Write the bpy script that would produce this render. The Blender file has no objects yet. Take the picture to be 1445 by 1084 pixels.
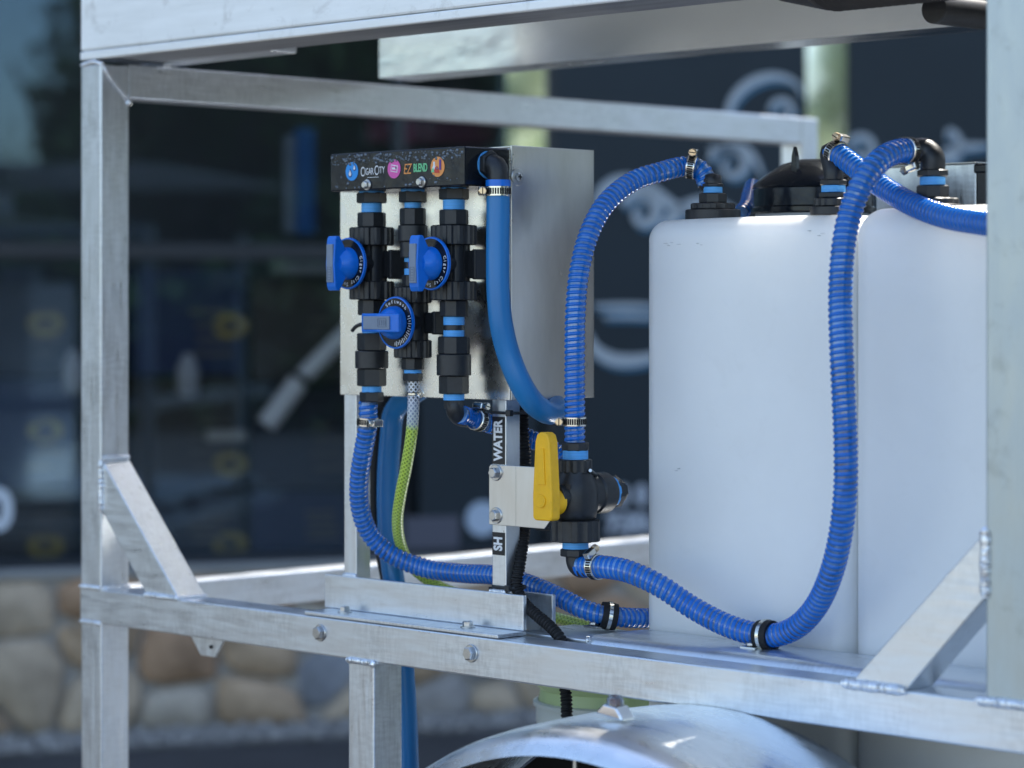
import bpy, bmesh, math, random
from mathutils import Vector, Matrix, Quaternion
R_ = math.radians
sc = bpy.context.scene
COL = sc.collection
random.seed(7)

# ------------------------------------------------------------ camera, sky, sun
CAMP = Vector((3.2, -2.343, 1.3))
FPX = 3750.0
cam = bpy.data.cameras.new('camera'); co = bpy.data.objects.new('camera', cam); COL.objects.link(co)
co.location = CAMP; co.rotation_euler = (R_(90), 0, R_(45))
cam.sensor_width = 36; cam.lens = FPX/1445*36; cam.shift_y = -110/1445; cam.clip_end = 1500; cam.clip_start = .05
cam.dof.use_dof = True; cam.dof.focus_distance = 3.32; cam.dof.aperture_fstop = 3.2
sc.camera = co
W = bpy.data.worlds.new('World'); sc.world = W; W.use_nodes = True
wn = W.node_tree.nodes; bgn = wn['Background']
sky = wn.new('ShaderNodeTexSky'); sky.sky_type = 'NISHITA'; sky.sun_disc = False
SUN_EL, SUN_V = R_(56), Vector((-.10, .99, 0)).normalized()
sky.sun_elevation = SUN_EL; sky.sun_rotation = math.atan2(SUN_V.x, SUN_V.y); sky.air_density = 1.0; sky.dust_density = .9; sky.ozone_density = .5
W.node_tree.links.new(sky.outputs[0], bgn.inputs[0]); bgn.inputs[1].default_value = .15
sl = bpy.data.lights.new('sun', 'SUN'); sl.energy = 4.2; sl.angle = R_(.5); sl.color = (1, .95, .86)
so = bpy.data.objects.new('sun', sl); COL.objects.link(so)
to_sun = Vector((SUN_V.x*math.cos(SUN_EL), SUN_V.y*math.cos(SUN_EL), math.sin(SUN_EL)))
so.rotation_euler = to_sun.to_track_quat('Z', 'Y').to_euler(); so.location = (0, 0, 12)
sc.view_settings.view_transform = 'Standard'; sc.view_settings.look = 'None'
sc.view_settings.exposure = 1.28; sc.view_settings.gamma = 1
sc.cycles.max_bounces = 8; sc.cycles.transparent_max_bounces = 8

# ------------------------------------------------------------ measuring helpers
RV = Vector((.70710678, .70710678, 0)); FV = Vector((-.70710678, .70710678, 0)); ZV = Vector((0, 0, 1))
def ray(px, py): return RV*((px-722.5)/FPX) + FV + ZV*((432-py)/FPX)
def onb(px, py, b): d = ray(px, py); return CAMP + d*((b-CAMP.y)/d.y)
def ona(px, py, a): d = ray(px, py); return CAMP + d*((a-CAMP.x)/d.x)
def mpp(p): return (p-CAMP).dot(FV)/FPX          # metres per photo pixel at a point
V = Vector

# ------------------------------------------------------------ materials
MATS = {}
def nd(t, kind, **kw):
    n = t.nodes.new(kind)
    for k, v in kw.items(): setattr(n, k, v)
    return n
def mat(name, col, rough=.5, metal=0., spec=.5, var=0., vscale=(8, 8, 8), rvar=0., bump=0., bscale=None, trans=0., sss=0., coat=0., stain=0., detail=4, aniso=0):
    if name in MATS: return MATS[name]
    m = bpy.data.materials.new(name); m.use_nodes = True; t = m.node_tree; p = t.nodes['Principled BSDF']; L = t.links.new
    p.inputs['Base Color'].default_value = (*col, 1); p.inputs['Roughness'].default_value = rough; p.inputs['Metallic'].default_value = metal
    p.inputs['Specular IOR Level'].default_value = spec; p.inputs['Transmission Weight'].default_value = trans
    p.inputs['Coat Weight'].default_value = coat; p.inputs['Coat Roughness'].default_value = .08
    if sss: p.inputs['Subsurface Weight'].default_value = sss; p.inputs['Subsurface Radius'].default_value = (.09, .09, .09); p.inputs['Subsurface Scale'].default_value = 1
    if var or rvar or bump or stain:
        tc = nd(t, 'ShaderNodeTexCoord'); mp = nd(t, 'ShaderNodeMapping'); mp.inputs['Scale'].default_value = vscale
        L(tc.outputs['Object'], mp.inputs[0])
        nz = nd(t, 'ShaderNodeTexNoise'); nz.inputs['Scale'].default_value = 1; nz.inputs['Detail'].default_value = detail; nz.inputs['Roughness'].default_value = .6
        L(mp.outputs[0], nz.inputs['Vector'])
        src = nz.outputs['Fac']
        colout = None
        if var:
            mr = nd(t, 'ShaderNodeMapRange'); mr.inputs[1].default_value = .3; mr.inputs[2].default_value = .7; mr.inputs[3].default_value = 1-var; mr.inputs[4].default_value = 1+var
            L(src, mr.inputs[0]); mx = nd(t, 'ShaderNodeVectorMath', operation='SCALE'); mx.inputs[0].default_value = col; L(mr.outputs[0], mx.inputs['Scale'])
            colout = mx.outputs[0]
        if stain:
            n2 = nd(t, 'ShaderNodeTexNoise'); n2.inputs['Scale'].default_value = 23; n2.inputs['Detail'].default_value = 6; n2.inputs['Roughness'].default_value = .7; n2.inputs['Distortion'].default_value = .6
            L(tc.outputs['Object'], n2.inputs['Vector'])
            r2 = nd(t, 'ShaderNodeMapRange'); r2.inputs[1].default_value = .56; r2.inputs[2].default_value = .72; r2.inputs[3].default_value = 0; r2.inputs[4].default_value = stain; L(n2.outputs['Fac'], r2.inputs[0])
            mm = nd(t, 'ShaderNodeMix', data_type='RGBA'); mm.inputs['B'].default_value = (col[0]*.45, col[1]*.42, col[2]*.38, 1)
            L(r2.outputs[0], mm.inputs['Factor'])
            if colout: L(colout, mm.inputs['A'])
            else: mm.inputs['A'].default_value = (*col, 1)
            colout = mm.outputs['Result']
        if colout: L(colout, p.inputs['Base Color'])
        if rvar:
            m2 = nd(t, 'ShaderNodeMapRange'); m2.inputs[1].default_value = .3; m2.inputs[2].default_value = .7; m2.inputs[3].default_value = max(.02, rough-rvar); m2.inputs[4].default_value = rough+rvar
            L(src, m2.inputs[0]); L(m2.outputs[0], p.inputs['Roughness'])
        if bump:
            bp = nd(t, 'ShaderNodeBump'); bp.inputs['Strength'].default_value = 1; bp.inputs['Distance'].default_value = bump
            if bscale:
                mp2 = nd(t, 'ShaderNodeMapping'); mp2.inputs['Scale'].default_value = bscale; L(tc.outputs['Object'], mp2.inputs[0])
                n3 = nd(t, 'ShaderNodeTexNoise'); n3.inputs['Scale'].default_value = 1; n3.inputs['Detail'].default_value = 3; L(mp2.outputs[0], n3.inputs['Vector']); L(n3.outputs['Fac'], bp.inputs['Height'])
            else: L(src, bp.inputs['Height'])
            L(bp.outputs[0], p.inputs['Normal'])
    MATS[name] = m; return m
AL = (.74, .77, .80)
def alu(ax): # mill-finish aluminium tube, extrusion lines along one axis
    s = [120, 120, 120]; s[ax] = 14; b = [420, 420, 420]; b[ax] = 25
    return mat('aluminium_'+'abz'[ax], AL, .36, .93, var=.055, vscale=tuple(s), rvar=.10, bump=.00004, bscale=tuple(b), stain=.18)
ALA, ALB, ALZ = alu(0), alu(1), alu(2)
def hatch(m, ax, amt=.085):
    t = m.node_tree; L = t.links.new; p = t.nodes['Principled BSDF']; src = p.inputs['Base Color'].links[0].from_socket; tc = [n for n in t.nodes if n.type == 'TEX_COORD'][0]
    outs = []
    for k in range(2):
        sc_ = [230, 230, 230]; 
        if k == 0: sc_[ax] = 22
        else: sc_ = [55, 55, 55]; sc_[ax] = 190
        mp = nd(t, 'ShaderNodeMapping'); mp.inputs['Scale'].default_value = sc_; mp.inputs['Location'].default_value = (k*3.1, k*1.7, 0); L(tc.outputs['Object'], mp.inputs[0])
        nz = nd(t, 'ShaderNodeTexNoise'); nz.inputs['Scale'].default_value = 1; nz.inputs['Detail'].default_value = 2; L(mp.outputs[0], nz.inputs['Vector'])
        mr = nd(t, 'ShaderNodeMapRange'); mr.inputs[1].default_value = .42; mr.inputs[2].default_value = .60; mr.inputs[3].default_value = 1+amt*.35; mr.inputs[4].default_value = 1-amt; L(nz.outputs['Fac'], mr.inputs[0]); outs.append(mr.outputs[0])
    big = nd(t, 'ShaderNodeTexNoise'); big.inputs['Scale'].default_value = 7; big.inputs['Detail'].default_value = 3; L(tc.outputs['Object'], big.inputs['Vector'])
    br = nd(t, 'ShaderNodeMapRange'); br.inputs[1].default_value = .38; br.inputs[2].default_value = .62; L(big.outputs['Fac'], br.inputs[0])
    mu = nd(t, 'ShaderNodeMath', operation='MULTIPLY'); L(outs[0], mu.inputs[0]); L(outs[1], mu.inputs[1])
    mx = nd(t, 'ShaderNodeMix'); mx.inputs['A'].default_value = 1; L(br.outputs[0], mx.inputs['Factor']); L(mu.outputs[0], mx.inputs['B'])
    vm = nd(t, 'ShaderNodeVectorMath', operation='SCALE'); L(src, vm.inputs[0]); L(mx.outputs['Result'], vm.inputs['Scale']); L(vm.outputs[0], p.inputs['Base Color'])
for _m, _a in ((ALA, 0), (ALB, 1), (ALZ, 2)): hatch(_m, _a)
GAL = mat('deck_aluminium', (.95, .95, .92), .5, .35, var=.06, vscale=(6, 60, 60), rvar=.1, bump=.0003, bscale=(20, 60, 60), stain=.4)
STEEL = mat('stainless_sheet', (.80, .79, .76), .27, 1, var=.05, vscale=(30, 30, 30), rvar=.06, bump=.0002, bscale=(9, 9, 9), stain=.12)
STEELB = mat('brushed_side', (.70, .69, .67), .36, 1, var=.13, vscale=(16, 16, 5), rvar=.12, bump=.0001, bscale=(30, 30, 6))
WELD = mat('weld_metal', (.86, .87, .88), .36, .85, var=.08, vscale=(200, 200, 200))
BOLT = mat('bolt_steel', (.55, .55, .54), .3, 1, var=.1, vscale=(200, 200, 200))
CLAMP = mat('clamp_steel', (.68, .66, .60), .2, 1)
BRASS = mat('screw_brass', (.72, .55, .36), .3, 1)
BLACK = mat('black_polypropylene', (.016, .018, .021), .42, 0, .5, var=.25, vscale=(120, 120, 120), bump=.0002, bscale=(260, 260, 260))
BLACKG = mat('black_gloss_plastic', (.007, .010, .016), .20, 0, .32, rvar=.08, var=.1, vscale=(60, 60, 60), bump=.0003, bscale=(70, 70, 140))
RUBBER = mat('black_rubber', (.015, .015, .016), .6, 0, .3)
TAPE = mat('blue_thread_tape', (.10, .40, .84), .45, 0, .4, var=.12, vscale=(30, 30, 900), bump=.0004, bscale=(20, 20, 700))
BLUE = mat('blue_handle_plastic', (.003, .16, .66), .32, 0, .5, var=.06, vscale=(90, 90, 90))
BLUESOFT = mat('blue_soft_hose', (.018, .19, .46), .34, 0, .5, var=.08, vscale=(50, 50, 8), rvar=.06)
COIL = mat('blue_hose_helix', (.001, .135, .56), .14, 0, .5, coat=.12)
WALL = mat('clear_blue_hose_wall', (.09, .24, .52), .09, 0, .8, coat=.6, trans=.25, var=.65, vscale=(26, 26, 26))
GREY = mat('grey_inlay', (.20, .25, .33), .35, 0, .5, var=.06, vscale=(80, 80, 80))
YEL = mat('yellow_handle', (.95, .50, .004), .38, 0, .5, var=.06, vscale=(60, 60, 60), stain=.25, bump=.0003, bscale=(90, 90, 90))
TANK = mat('white_polyethylene', (.86, .86, .84), .38, 0, .45, var=.02, vscale=(9, 9, 9), bump=.0006, bscale=(14, 14, 14), sss=.6, stain=.05)
INK_W = mat('white_ink', (.8, .8, .8), .5); INK_B = mat('blue_ink', (.03, .3, .75), .5); INK_P = mat('pink_ink', (.75, .12, .42), .5)
INK_O = mat('orange_ink', (.85, .33, .09), .5); INK_G = mat('green_ink', (.2, .62, .3), .5); INK_R = mat('red_ink', (.6, .06, .04), .5)
INK_V = mat('purple_ink', (.12, .04, .3), .5); INK_K = mat('black_sticker', (.012, .012, .014), .4); INK_D = mat('dark_blue_ink', (.01, .05, .22), .5)
BUCKET = mat('bucket_white', (.66, .70, .66), .35, 0, .5, sss=.2); BUCKG = mat('bucket_green', (.52, .66, .33), .35, 0, .5, sss=.2)
CHROME = mat('chrome', (.72, .72, .72), .05, 1); LENS = mat('lamp_lens', (.35, .37, .40), .03, 0, .9, trans=.8)
AMBER = mat('amber_led', (.7, .2, .05), .3)

def braid_mat():
    m = bpy.data.materials.new('braided_hose'); m.use_nodes = True; t = m.node_tree; p = t.nodes['Principled BSDF']; L = t.links.new
    uv = nd(t, 'ShaderNodeUVMap'); sp = nd(t, 'ShaderNodeSeparateXYZ'); L(uv.outputs[0], sp.inputs[0])
    def stripe(sgn):
        a = nd(t, 'ShaderNodeMath', operation='MULTIPLY'); a.inputs[1].default_value = 8*sgn; L(sp.outputs[0], a.inputs[0])
        b = nd(t, 'ShaderNodeMath', operation='MULTIPLY'); b.inputs[1].default_value = 150; L(sp.outputs[1], b.inputs[0])
        c = nd(t, 'ShaderNodeMath', operation='ADD'); L(a.outputs[0], c.inputs[0]); L(b.outputs[0], c.inputs[1])
        f = nd(t, 'ShaderNodeMath', operation='FRACT'); L(c.outputs[0], f.inputs[0])
        g = nd(t, 'ShaderNodeMath', operation='LESS_THAN'); g.inputs[1].default_value = .40; L(f.outputs[0], g.inputs[0]); return g.outputs[0]
    mx = nd(t, 'ShaderNodeMath', operation='MAXIMUM'); L(stripe(1), mx.inputs[0]); L(stripe(-1), mx.inputs[1])
    def ramp(stops):
        r = nd(t, 'ShaderNodeValToRGB'); L(sp.outputs[1], r.inputs[0]); e = r.color_ramp.elements
        e[0].position, e[0].color = stops[0][0], (*stops[0][1], 1); e[1].position, e[1].color = stops[1][0], (*stops[1][1], 1)
        for q, c in stops[2:]: x = e.new(q); x.color = (*c, 1)
        return r.outputs[0]
    thread = ramp([(0, (.62, .64, .66)), (.03, (.60, .64, .72)), (.058, (.60, .66, .60)), (.066, (.62, .78, .12)), (1, (.62, .78, .12))])
    wall = ramp([(0, (.02, .025, .03)), (.026, (.02, .03, .04)), (.032, (.22, .27, .38)), (.060, (.25, .31, .40)), (.066, (.22, .34, .04)), (1, (.22, .34, .04))])
    m2 = nd(t, 'ShaderNodeMix', data_type='RGBA'); L(mx.outputs[0], m2.inputs['Factor']); L(wall, m2.inputs['A']); L(thread, m2.inputs['B']); L(m2.outputs['Result'], p.inputs['Base Color'])
    p.inputs['Roughness'].default_value = .25; p.inputs['Coat Weight'].default_value = .5
    return m
BRAID = braid_mat()

# ------------------------------------------------------------ mesh helpers
ORG = {}
def obj(name, bm, m, parent=None, angle=38, smooth=True, M=None, allsmooth=False, **props):
    me = bpy.data.meshes.new(name)
    if isinstance(bm, bmesh.types.BMesh):
        if M is not None: bm.transform(M)
        bmesh.ops.recalc_face_normals(bm, faces=bm.faces[:])
        bm.to_mesh(me); bm.free()
    else: me = bm; me.name = name
    if not me.materials:
        for x in (m if isinstance(m, (list, tuple)) else [m]): me.materials.append(x)
    if smooth and len(me.polygons):
        if allsmooth: me.polygons.foreach_set('use_smooth', [True]*len(me.polygons))
        keep = [p.use_smooth for p in me.polygons]; me.set_sharp_from_angle(angle=R_(angle)); me.polygons.foreach_set('use_smooth', keep)
    o = bpy.data.objects.new(name, me); COL.objects.link(o)
    if parent is not None:
        o.parent = parent; org = ORG[parent.name]
        me.transform(Matrix.Translation(-org)); ORG[o.name] = org
    else:
        co_ = [v.co for v in me.vertices]
        lo = V((min(c.x for c in co_), min(c.y for c in co_), min(c.z for c in co_))); hi = V((max(c.x for c in co_), max(c.y for c in co_), max(c.z for c in co_)))
        org = V(((lo.x+hi.x)/2, (lo.y+hi.y)/2, lo.z)); me.transform(Matrix.Translation(-org)); o.location = org; ORG[o.name] = org
    for k, v in props.items(): o[k] = v
    return o
def thing(name, label, cat, loc, group=None):
    o = bpy.data.objects.new(name, None); COL.objects.link(o); o.location = loc; o.empty_display_size = .05
    o['label'] = label; o['category'] = cat
    if group: o['group'] = group
    ORG[o.name] = V(loc); return o
def dup(src, loc, label=None):
    r = src.copy(); COL.objects.link(r); r.location = loc
    if label: r['label'] = label
    for ch in list(src.children):
        c = ch.copy(); COL.objects.link(c); c.parent = r
        for g in list(ch.children): d = g.copy(); COL.objects.link(d); d.parent = c
    return r
NB = bmesh.new
def bevel(bm, w, seg=2, verts=None):
    if w: bmesh.ops.bevel(bm, geom=[e for e in bm.edges if e.calc_face_angle(0) > .5], offset=w, segments=seg, profile=.5, affect='EDGES', clamp_overlap=True)
def merge(dst, src):
    me = bpy.data.meshes.new('t'); src.to_mesh(me); src.free(); dst.from_mesh(me); bpy.data.meshes.remove(me)
def box(bm, x0, x1, y0, y1, z0, z1, bw=0, seg=2):
    b = NB(); bmesh.ops.create_cube(b, size=1)
    for v in b.verts: v.co = V(((x0+x1)/2+v.co.x*(x1-x0), (y0+y1)/2+v.co.y*(y1-y0), (z0+z1)/2+v.co.z*(z1-z0)))
    bevel(b, bw, seg)
    for f in b.faces: f.smooth = False
    merge(bm, b); return bm
def BX(x0, x1, y0, y1, z0, z1, bw=0, seg=2): return box(NB(), x0, x1, y0, y1, z0, z1, bw, seg)
def prism(pts, plane, lo, hi, bw=0, seg=2):
    b = NB()
    def mk(p, h): return V((p[0], h, p[1])) if plane == 'xz' else V((h, p[0], p[1])) if plane == 'yz' else V((p[0], p[1], h))
    v0 = [b.verts.new(mk(p, lo)) for p in pts]; v1 = [b.verts.new(mk(p, hi)) for p in pts]; n = len(pts)
    b.faces.new(v0); b.faces.new(v1[::-1])
    for i in range(n): b.faces.new((v0[i], v0[(i+1) % n], v1[(i+1) % n], v1[i]))
    bmesh.ops.recalc_face_normals(b, faces=b.faces[:]); bevel(b, bw, seg)
    for f in b.faces: f.smooth = False
    return b
def frame(ax):
    ax = ax.normalized(); u = ax.cross(ZV) if abs(ax.z) < .9 else ax.cross(V((1, 0, 0))); u.normalize(); return u, ax.cross(u).normalized()
def lathe(bm, prof, org, ax, seg=32, rot=0, rib=None, cap=True):
    """prof: (radius, height) pairs along ax from org; seg=6 gives a hex nut"""
    ax = ax.normalized(); u, w = frame(ax); rings = []
    for r, h in prof:
        ring = []
        for i in range(seg):
            t = 2*math.pi*i/seg+rot; rr = r*(rib(i, h) if rib else 1)
            ring.append(bm.verts.new(org + ax*h + (u*math.cos(t)+w*math.sin(t))*rr))
        rings.append(ring)
    for a, b in zip(rings, rings[1:]):
        for i in range(seg): bm.faces.new((a[i], a[(i+1) % seg], b[(i+1) % seg], b[i]))
    for f in bm.faces: f.smooth = True
    if cap: bm.faces.new(rings[0][::-1]); bm.faces.new(rings[-1])
    return bm
def nut(org, ax, r, h, n=6, rot=0):
    b = .0012; return lathe(NB(), [(r-b*1.5, 0), (r, b), (r, h-b), (r-b*1.5, h)], org, ax, n, rot)
def cyl(org, ax, r, h, seg=28, b=.001): return lathe(NB(), [(r-b, 0), (r, b), (r, h-b), (r-b, h)], org, ax, seg)
def ribbed(org, ax, r, h, n=12):
    seg = n*6
    rib = lambda i, hh: 1.0 if i % 6 in (0, 1, 2) else .925
    return lathe(NB(), [(r*.93, 0), (r, .0012), (r, h-.0012), (r*.93, h)], org, ax, seg, rib=rib)
def spline(ctrl, step=.004):
    P = [V(c) for c in ctrl]; P = [P[0]*2-P[1]] + P + [P[-1]*2-P[-2]]; out = []
    for i in range(1, len(P)-2):
        p0, p1, p2, p3 = P[i-1:i+3]
        t0 = 0; t1 = t0+max(1e-4, (p1-p0).length)**.5; t2 = t1+max(1e-4, (p2-p1).length)**.5; t3 = t2+max(1e-4, (p3-p2).length)**.5
        for k in range(24):
            t = t1+(t2-t1)*k/24
            A1 = p0*((t1-t)/(t1-t0))+p1*((t-t0)/(t1-t0)); A2 = p1*((t2-t)/(t2-t1))+p2*((t-t1)/(t2-t1)); A3 = p2*((t3-t)/(t3-t2))+p3*((t-t2)/(t3-t2))
            B1 = A1*((t2-t)/(t2-t0))+A2*((t-t0)/(t2-t0)); B2 = A2*((t3-t)/(t3-t1))+A3*((t-t1)/(t3-t1))
            out.append(B1*((t2-t)/(t2-t1))+B2*((t-t1)/(t2-t1)))
    out.append(P[-2])
    res = [out[0]]; acc = 0; last = out[0]
    for q in out[1:]:
        seg = (q-last).length
        while acc+seg >= step and seg > 1e-9:
            last = last+(q-last)*((step-acc)/seg); res.append(last.copy()); seg = (q-last).length; acc = 0
        acc += seg; last = q
    if (res[-1]-P[-2]).length > step*.3: res.append(P[-2])
    return res
def frames(pts):
    T = [(pts[min(i+1, len(pts)-1)]-pts[max(i-1, 0)]).normalized() for i in range(len(pts))]
    u, _ = frame(T[0]); U = [u]
    for i in range(1, len(pts)):
        q = T[i-1].rotation_difference(T[i]); u = (q @ U[-1]); u = (u-T[i]*u.dot(T[i])).normalized(); U.append(u)
    return T, U
def tube(bm, pts, r, seg=16, cap=True, uvname=None):
    T, U = frames(pts); rings = []; L = [0]
    for i in range(1, len(pts)): L.append(L[-1]+(pts[i]-pts[i-1]).length)
    for i, p in enumerate(pts):
        w = T[i].cross(U[i]); rr = r(L[i], L[-1]) if callable(r) else r
        rings.append([bm.verts.new(p+(U[i]*math.cos(2*math.pi*k/seg)+w*math.sin(2*math.pi*k/seg))*rr) for k in range(seg)])
    uvl = bm.loops.layers.uv.new('UVMap') if uvname else None
    for i in range(len(pts)-1):
        for k in range(seg):
            f = bm.faces.new((rings[i][k], rings[i][(k+1) % seg], rings[i+1][(k+1) % seg], rings[i+1][k]))
            if uvl:
                for lp, (uu, vv) in zip(f.loops, ((k, i), (k+1, i), (k+1, i+1), (k, i+1))): lp[uvl].uv = (uu/seg, L[vv]/1.0)
    for f in bm.faces: f.smooth = True
    if cap: bm.faces.new(rings[0][::-1]); bm.faces.new(rings[-1])
    return bm
def helix(bm, pts, R, pitch, wa, wb, per=22):
    """raised coil: elliptical section, wa along the hose, wb outwards"""
    T, U = frames(pts); L = [0]
    for i in range(1, len(pts)): L.append(L[-1]+(pts[i]-pts[i-1]).length)
    n = int(L[-1]/pitch*per); prev = None; j = 0
    for s in range(n+1):
        d = s/per*pitch
        while j < len(L)-2 and L[j+1] < d: j += 1
        f = min(1, max(0, (d-L[j])/(L[j+1]-L[j]))); p = pts[j].lerp(pts[j+1], f); t = T[j].lerp(T[j+1], f).normalized(); u = U[j].lerp(U[j+1], f); u = (u-t*u.dot(t)).normalized(); w = t.cross(u)
        a = 2*math.pi*s/per; o = u*math.cos(a)+w*math.sin(a); c = p+o*R
        ring = [bm.verts.new(c+t*wa*math.cos(q)+o*wb*math.sin(q)) for q in (0, 1.047, 2.094, 3.1416, 4.712)]
        if prev:
            for k in range(5): bm.faces.new((prev[k], prev[(k+1) % 5], ring[(k+1) % 5], ring[k]))
        prev = ring
    for f in bm.faces: f.smooth = True
    return bm
def text_mesh(txt, size, org, xd, yd, depth=.0004, sx=1, shear=0, bold=0, center=True, spacing=1):
    c = bpy.data.curves.new('lettering', 'FONT'); c.body = txt; c.size = size; c.extrude = depth; c.offset = bold; c.shear = shear; c.space_character = spacing
    c.resolution_u = 3
    if center: c.align_x = 'CENTER'; c.align_y = 'CENTER'
    o = bpy.data.objects.new('lettering', c); COL.objects.link(o)
    me = bpy.data.meshes.new_from_object(o.evaluated_get(bpy.context.evaluated_depsgraph_get()))
    bpy.data.objects.remove(o); bpy.data.curves.remove(c); me.materials.clear()
    n = xd.cross(yd); M = Matrix(((xd.x*sx, yd.x, n.x, org.x), (xd.y*sx, yd.y, n.y, org.y), (xd.z*sx, yd.z, n.z, org.z), (0, 0, 0, 1)))
    me.transform(M); return me
def join_meshes(ms):
    b = NB()
    for m in ms: b.from_mesh(m); bpy.data.meshes.remove(m)
    return b
XA, YB, NYB = V((1, 0, 0)), V((0, 1, 0)), V((0, -1, 0))

def weld(parent, pts, r=.0035, name='weld_bead'):
    """rippled bead: overlapping puddles frozen along the joint"""
    rnd = random.Random(int(sum(abs(c) for p in pts for c in p)*1e4)); P = spline(pts, .00075)
    j = 0
    for q in P:
        j += 1
        q += V((rnd.uniform(-1, 1), rnd.uniform(-1, 1), rnd.uniform(-1, 1)))*.00035
    ph = rnd.random()
    return obj(name, tube(NB(), P, lambda l, tot: r*1.08*(.78+.28*((l/.0034+ph) % 1.0)**.6+.03*math.sin(l*190))*(1 if .004 < l < tot-.003 else .75), 12), WELD, parent, angle=75)

def bolt(parent, p, ax, r=.0085, h=.006, washer=.0115, name='bolt'):
    b = NB(); lathe(b, [(washer, 0), (washer, .0012), (washer-.0008, .0018)], p, ax, 24)
    lathe(b, [(r, .0018), (r, .0018+h-.001), (r-.0014, .0018+h)], p, ax, 6, rot=random.random())
    lathe(b, [(r*.8, .0018+h-.0004), (r*.72, .0018+h+.0003)], p, ax, 18)
    return obj(name, b, BOLT, parent, angle=30)

T_ = .0508     # 2 inch tube
ZR = .882      # top of the lower side rail
ZT = 1.660     # top of the upper hoop
# ------------------------------------------------------------ BUILDING FRAME
P0 = CAMP + (FV + RV*(-722.5/FPX))*8.08; P0.z = 0
A18 = R_(18); BU = RV*math.cos(A18)+FV*math.sin(A18); BN = RV*math.sin(A18)-FV*math.cos(A18)
MB = Matrix(((BU.x, -BN.x, 0, P0.x), (BU.y, -BN.y, 0, P0.y), (0, 0, 1, 0), (0, 0, 0, 1)))
def bp(px, py, depth=0):          # photo point -> (t, z) on the plane `depth` behind the facade
    d = ray(px, py); q = P0 - BN*depth; s = (q-CAMP).dot(BN)/d.dot(BN); p = CAMP+d*s; return (p-P0).dot(BU), p.z
def bworld(t, dep, z): return MB @ V((t, dep, z))

# ------------------------------------------------------------ SETTING: ground
ASPH = mat('asphalt', (.050, .052, .055), .85, 0, .3, var=.25, vscale=(3, 3, 3), bump=.004, bscale=(90, 90, 90), detail=8)
g = NB(); bmesh.ops.create_grid(g, x_segments=2, y_segments=2, size=400); o = obj('asphalt_ground', g, ASPH, kind='structure')
CONC = mat('worn_concrete', (.26, .255, .245), .85, 0, .3, var=.12, vscale=(2, 2, 2), bump=.002, bscale=(60, 60, 60))
# pale concrete lot in the sun beside and behind the photographer
b = NB(); box(b, -60, 45, -60, -4.2, 0.0, .004); obj('parking_lot', b, CONC, kind='structure')

# ------------------------------------------------------------ BUILDING
GLASS = bpy.data.materials.new('tinted_glass'); GLASS.use_nodes = True; t = GLASS.node_tree; t.nodes.clear()
go = nd(t, 'ShaderNodeOutputMaterial'); gm = nd(t, 'ShaderNodeMixShader'); gt = nd(t, 'ShaderNodeBsdfTransparent'); gg = nd(t, 'ShaderNodeBsdfGlossy')
gt.inputs[0].default_value = (.80, .80, .80, 1); gg.inputs[0].default_value = (.45, .72, 1, 1); gg.inputs['Roughness'].default_value = .01; gm.inputs[0].default_value = .06  # gloss tinted blue so the mirrored sky looks blue
t.links.new(gt.outputs[0], gm.inputs[1]); t.links.new(gg.outputs[0], gm.inputs[2]); t.links.new(gm.outputs[0], go.inputs[0])
MIRR = mat('mirror_strip', (.84, .88, .88), .04, 1)
VINYL = mat('dark_vinyl', (.015, .024, .032), .45, 0, .32, var=.1, vscale=(2, 2, 2))
FRAMEM = mat('dark_window_frame', (.015, .018, .022), .4, 0, .5)
STUCCO = mat('stucco', (.42, .40, .36), .9, 0, .3, var=.06, vscale=(5, 5, 5), bump=.003, bscale=(80, 80, 80))
MORT = mat('mortar', (.36, .33, .29), .95, 0, .2, var=.2, vscale=(20, 20, 20), bump=.003, bscale=(60, 60, 60))
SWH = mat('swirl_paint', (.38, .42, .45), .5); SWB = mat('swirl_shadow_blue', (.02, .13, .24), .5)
bld = thing('shop_building', 'shop front with dark window panels above a low stone wall', 'building', tuple(bworld(4, 0, 0)))
SILL = .49
obj('wall', BX(-14, 22, 1.6, 1.8, 0, 4.6), mat('inner_wall', (.07, .08, .09), .8), bld, M=MB)
obj('fascia', BX(-14, 22, -.05, 1.8, 3.0, 4.8, .01), STUCCO, bld, M=MB)
obj('window_sill', BX(-14, 22, -.03, .10, SILL, SILL+.035, .005), FRAMEM, bld, M=MB)
obj('display_floor', BX(-14, 22, .10, 1.6, SILL-.06, SILL+.0), mat('display_floor', (.05, .05, .055), .6), bld, M=MB)
tTr, zTr = bp(240, 366)
x770 = bp(772, 300)[0]; x720 = bp(716, 300)[0]; x1138 = bp(1140, 150)[0]; x1195 = bp(1196, 150)[0]
for (t0, t1) in ((-14, -2.2), (-2.2, bp(560, 400)[0]), (bp(560, 400)[0]+.04, x770)):
    w_ = obj('window', BX(t0+.03, t1-.0, .035, .041, SILL+.035, zTr), GLASS, bld, M=MB, smooth=False)
    w2 = obj('window', BX(t0+.03, t1-.0, .035, .041, zTr+.05, 3.0), GLASS, bld, M=MB, smooth=False)
    obj('mullion', BX(t1-.0, t1+.03, .0, .08, SILL+.035, 3.0, .003), FRAMEM, bld, M=MB)
obj('transom', BX(-14, x770, .0, .08, zTr, zTr+.05, .003), FRAMEM, bld, M=MB)
for (t0, t1, z0) in ((x720, x770, zTr+.05), (x1138, x1195, SILL+.035)):
    obj('mirror_strip', BX(t0, t1, .012, .022, z0, 3.0), MIRR, bld, M=MB, smooth=False)
pan1 = obj('vinyl_panel', BX(x770+.03, x1138-.004, .0, .03, SILL+.035, 3.0, .003), VINYL, bld, M=MB)
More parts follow.
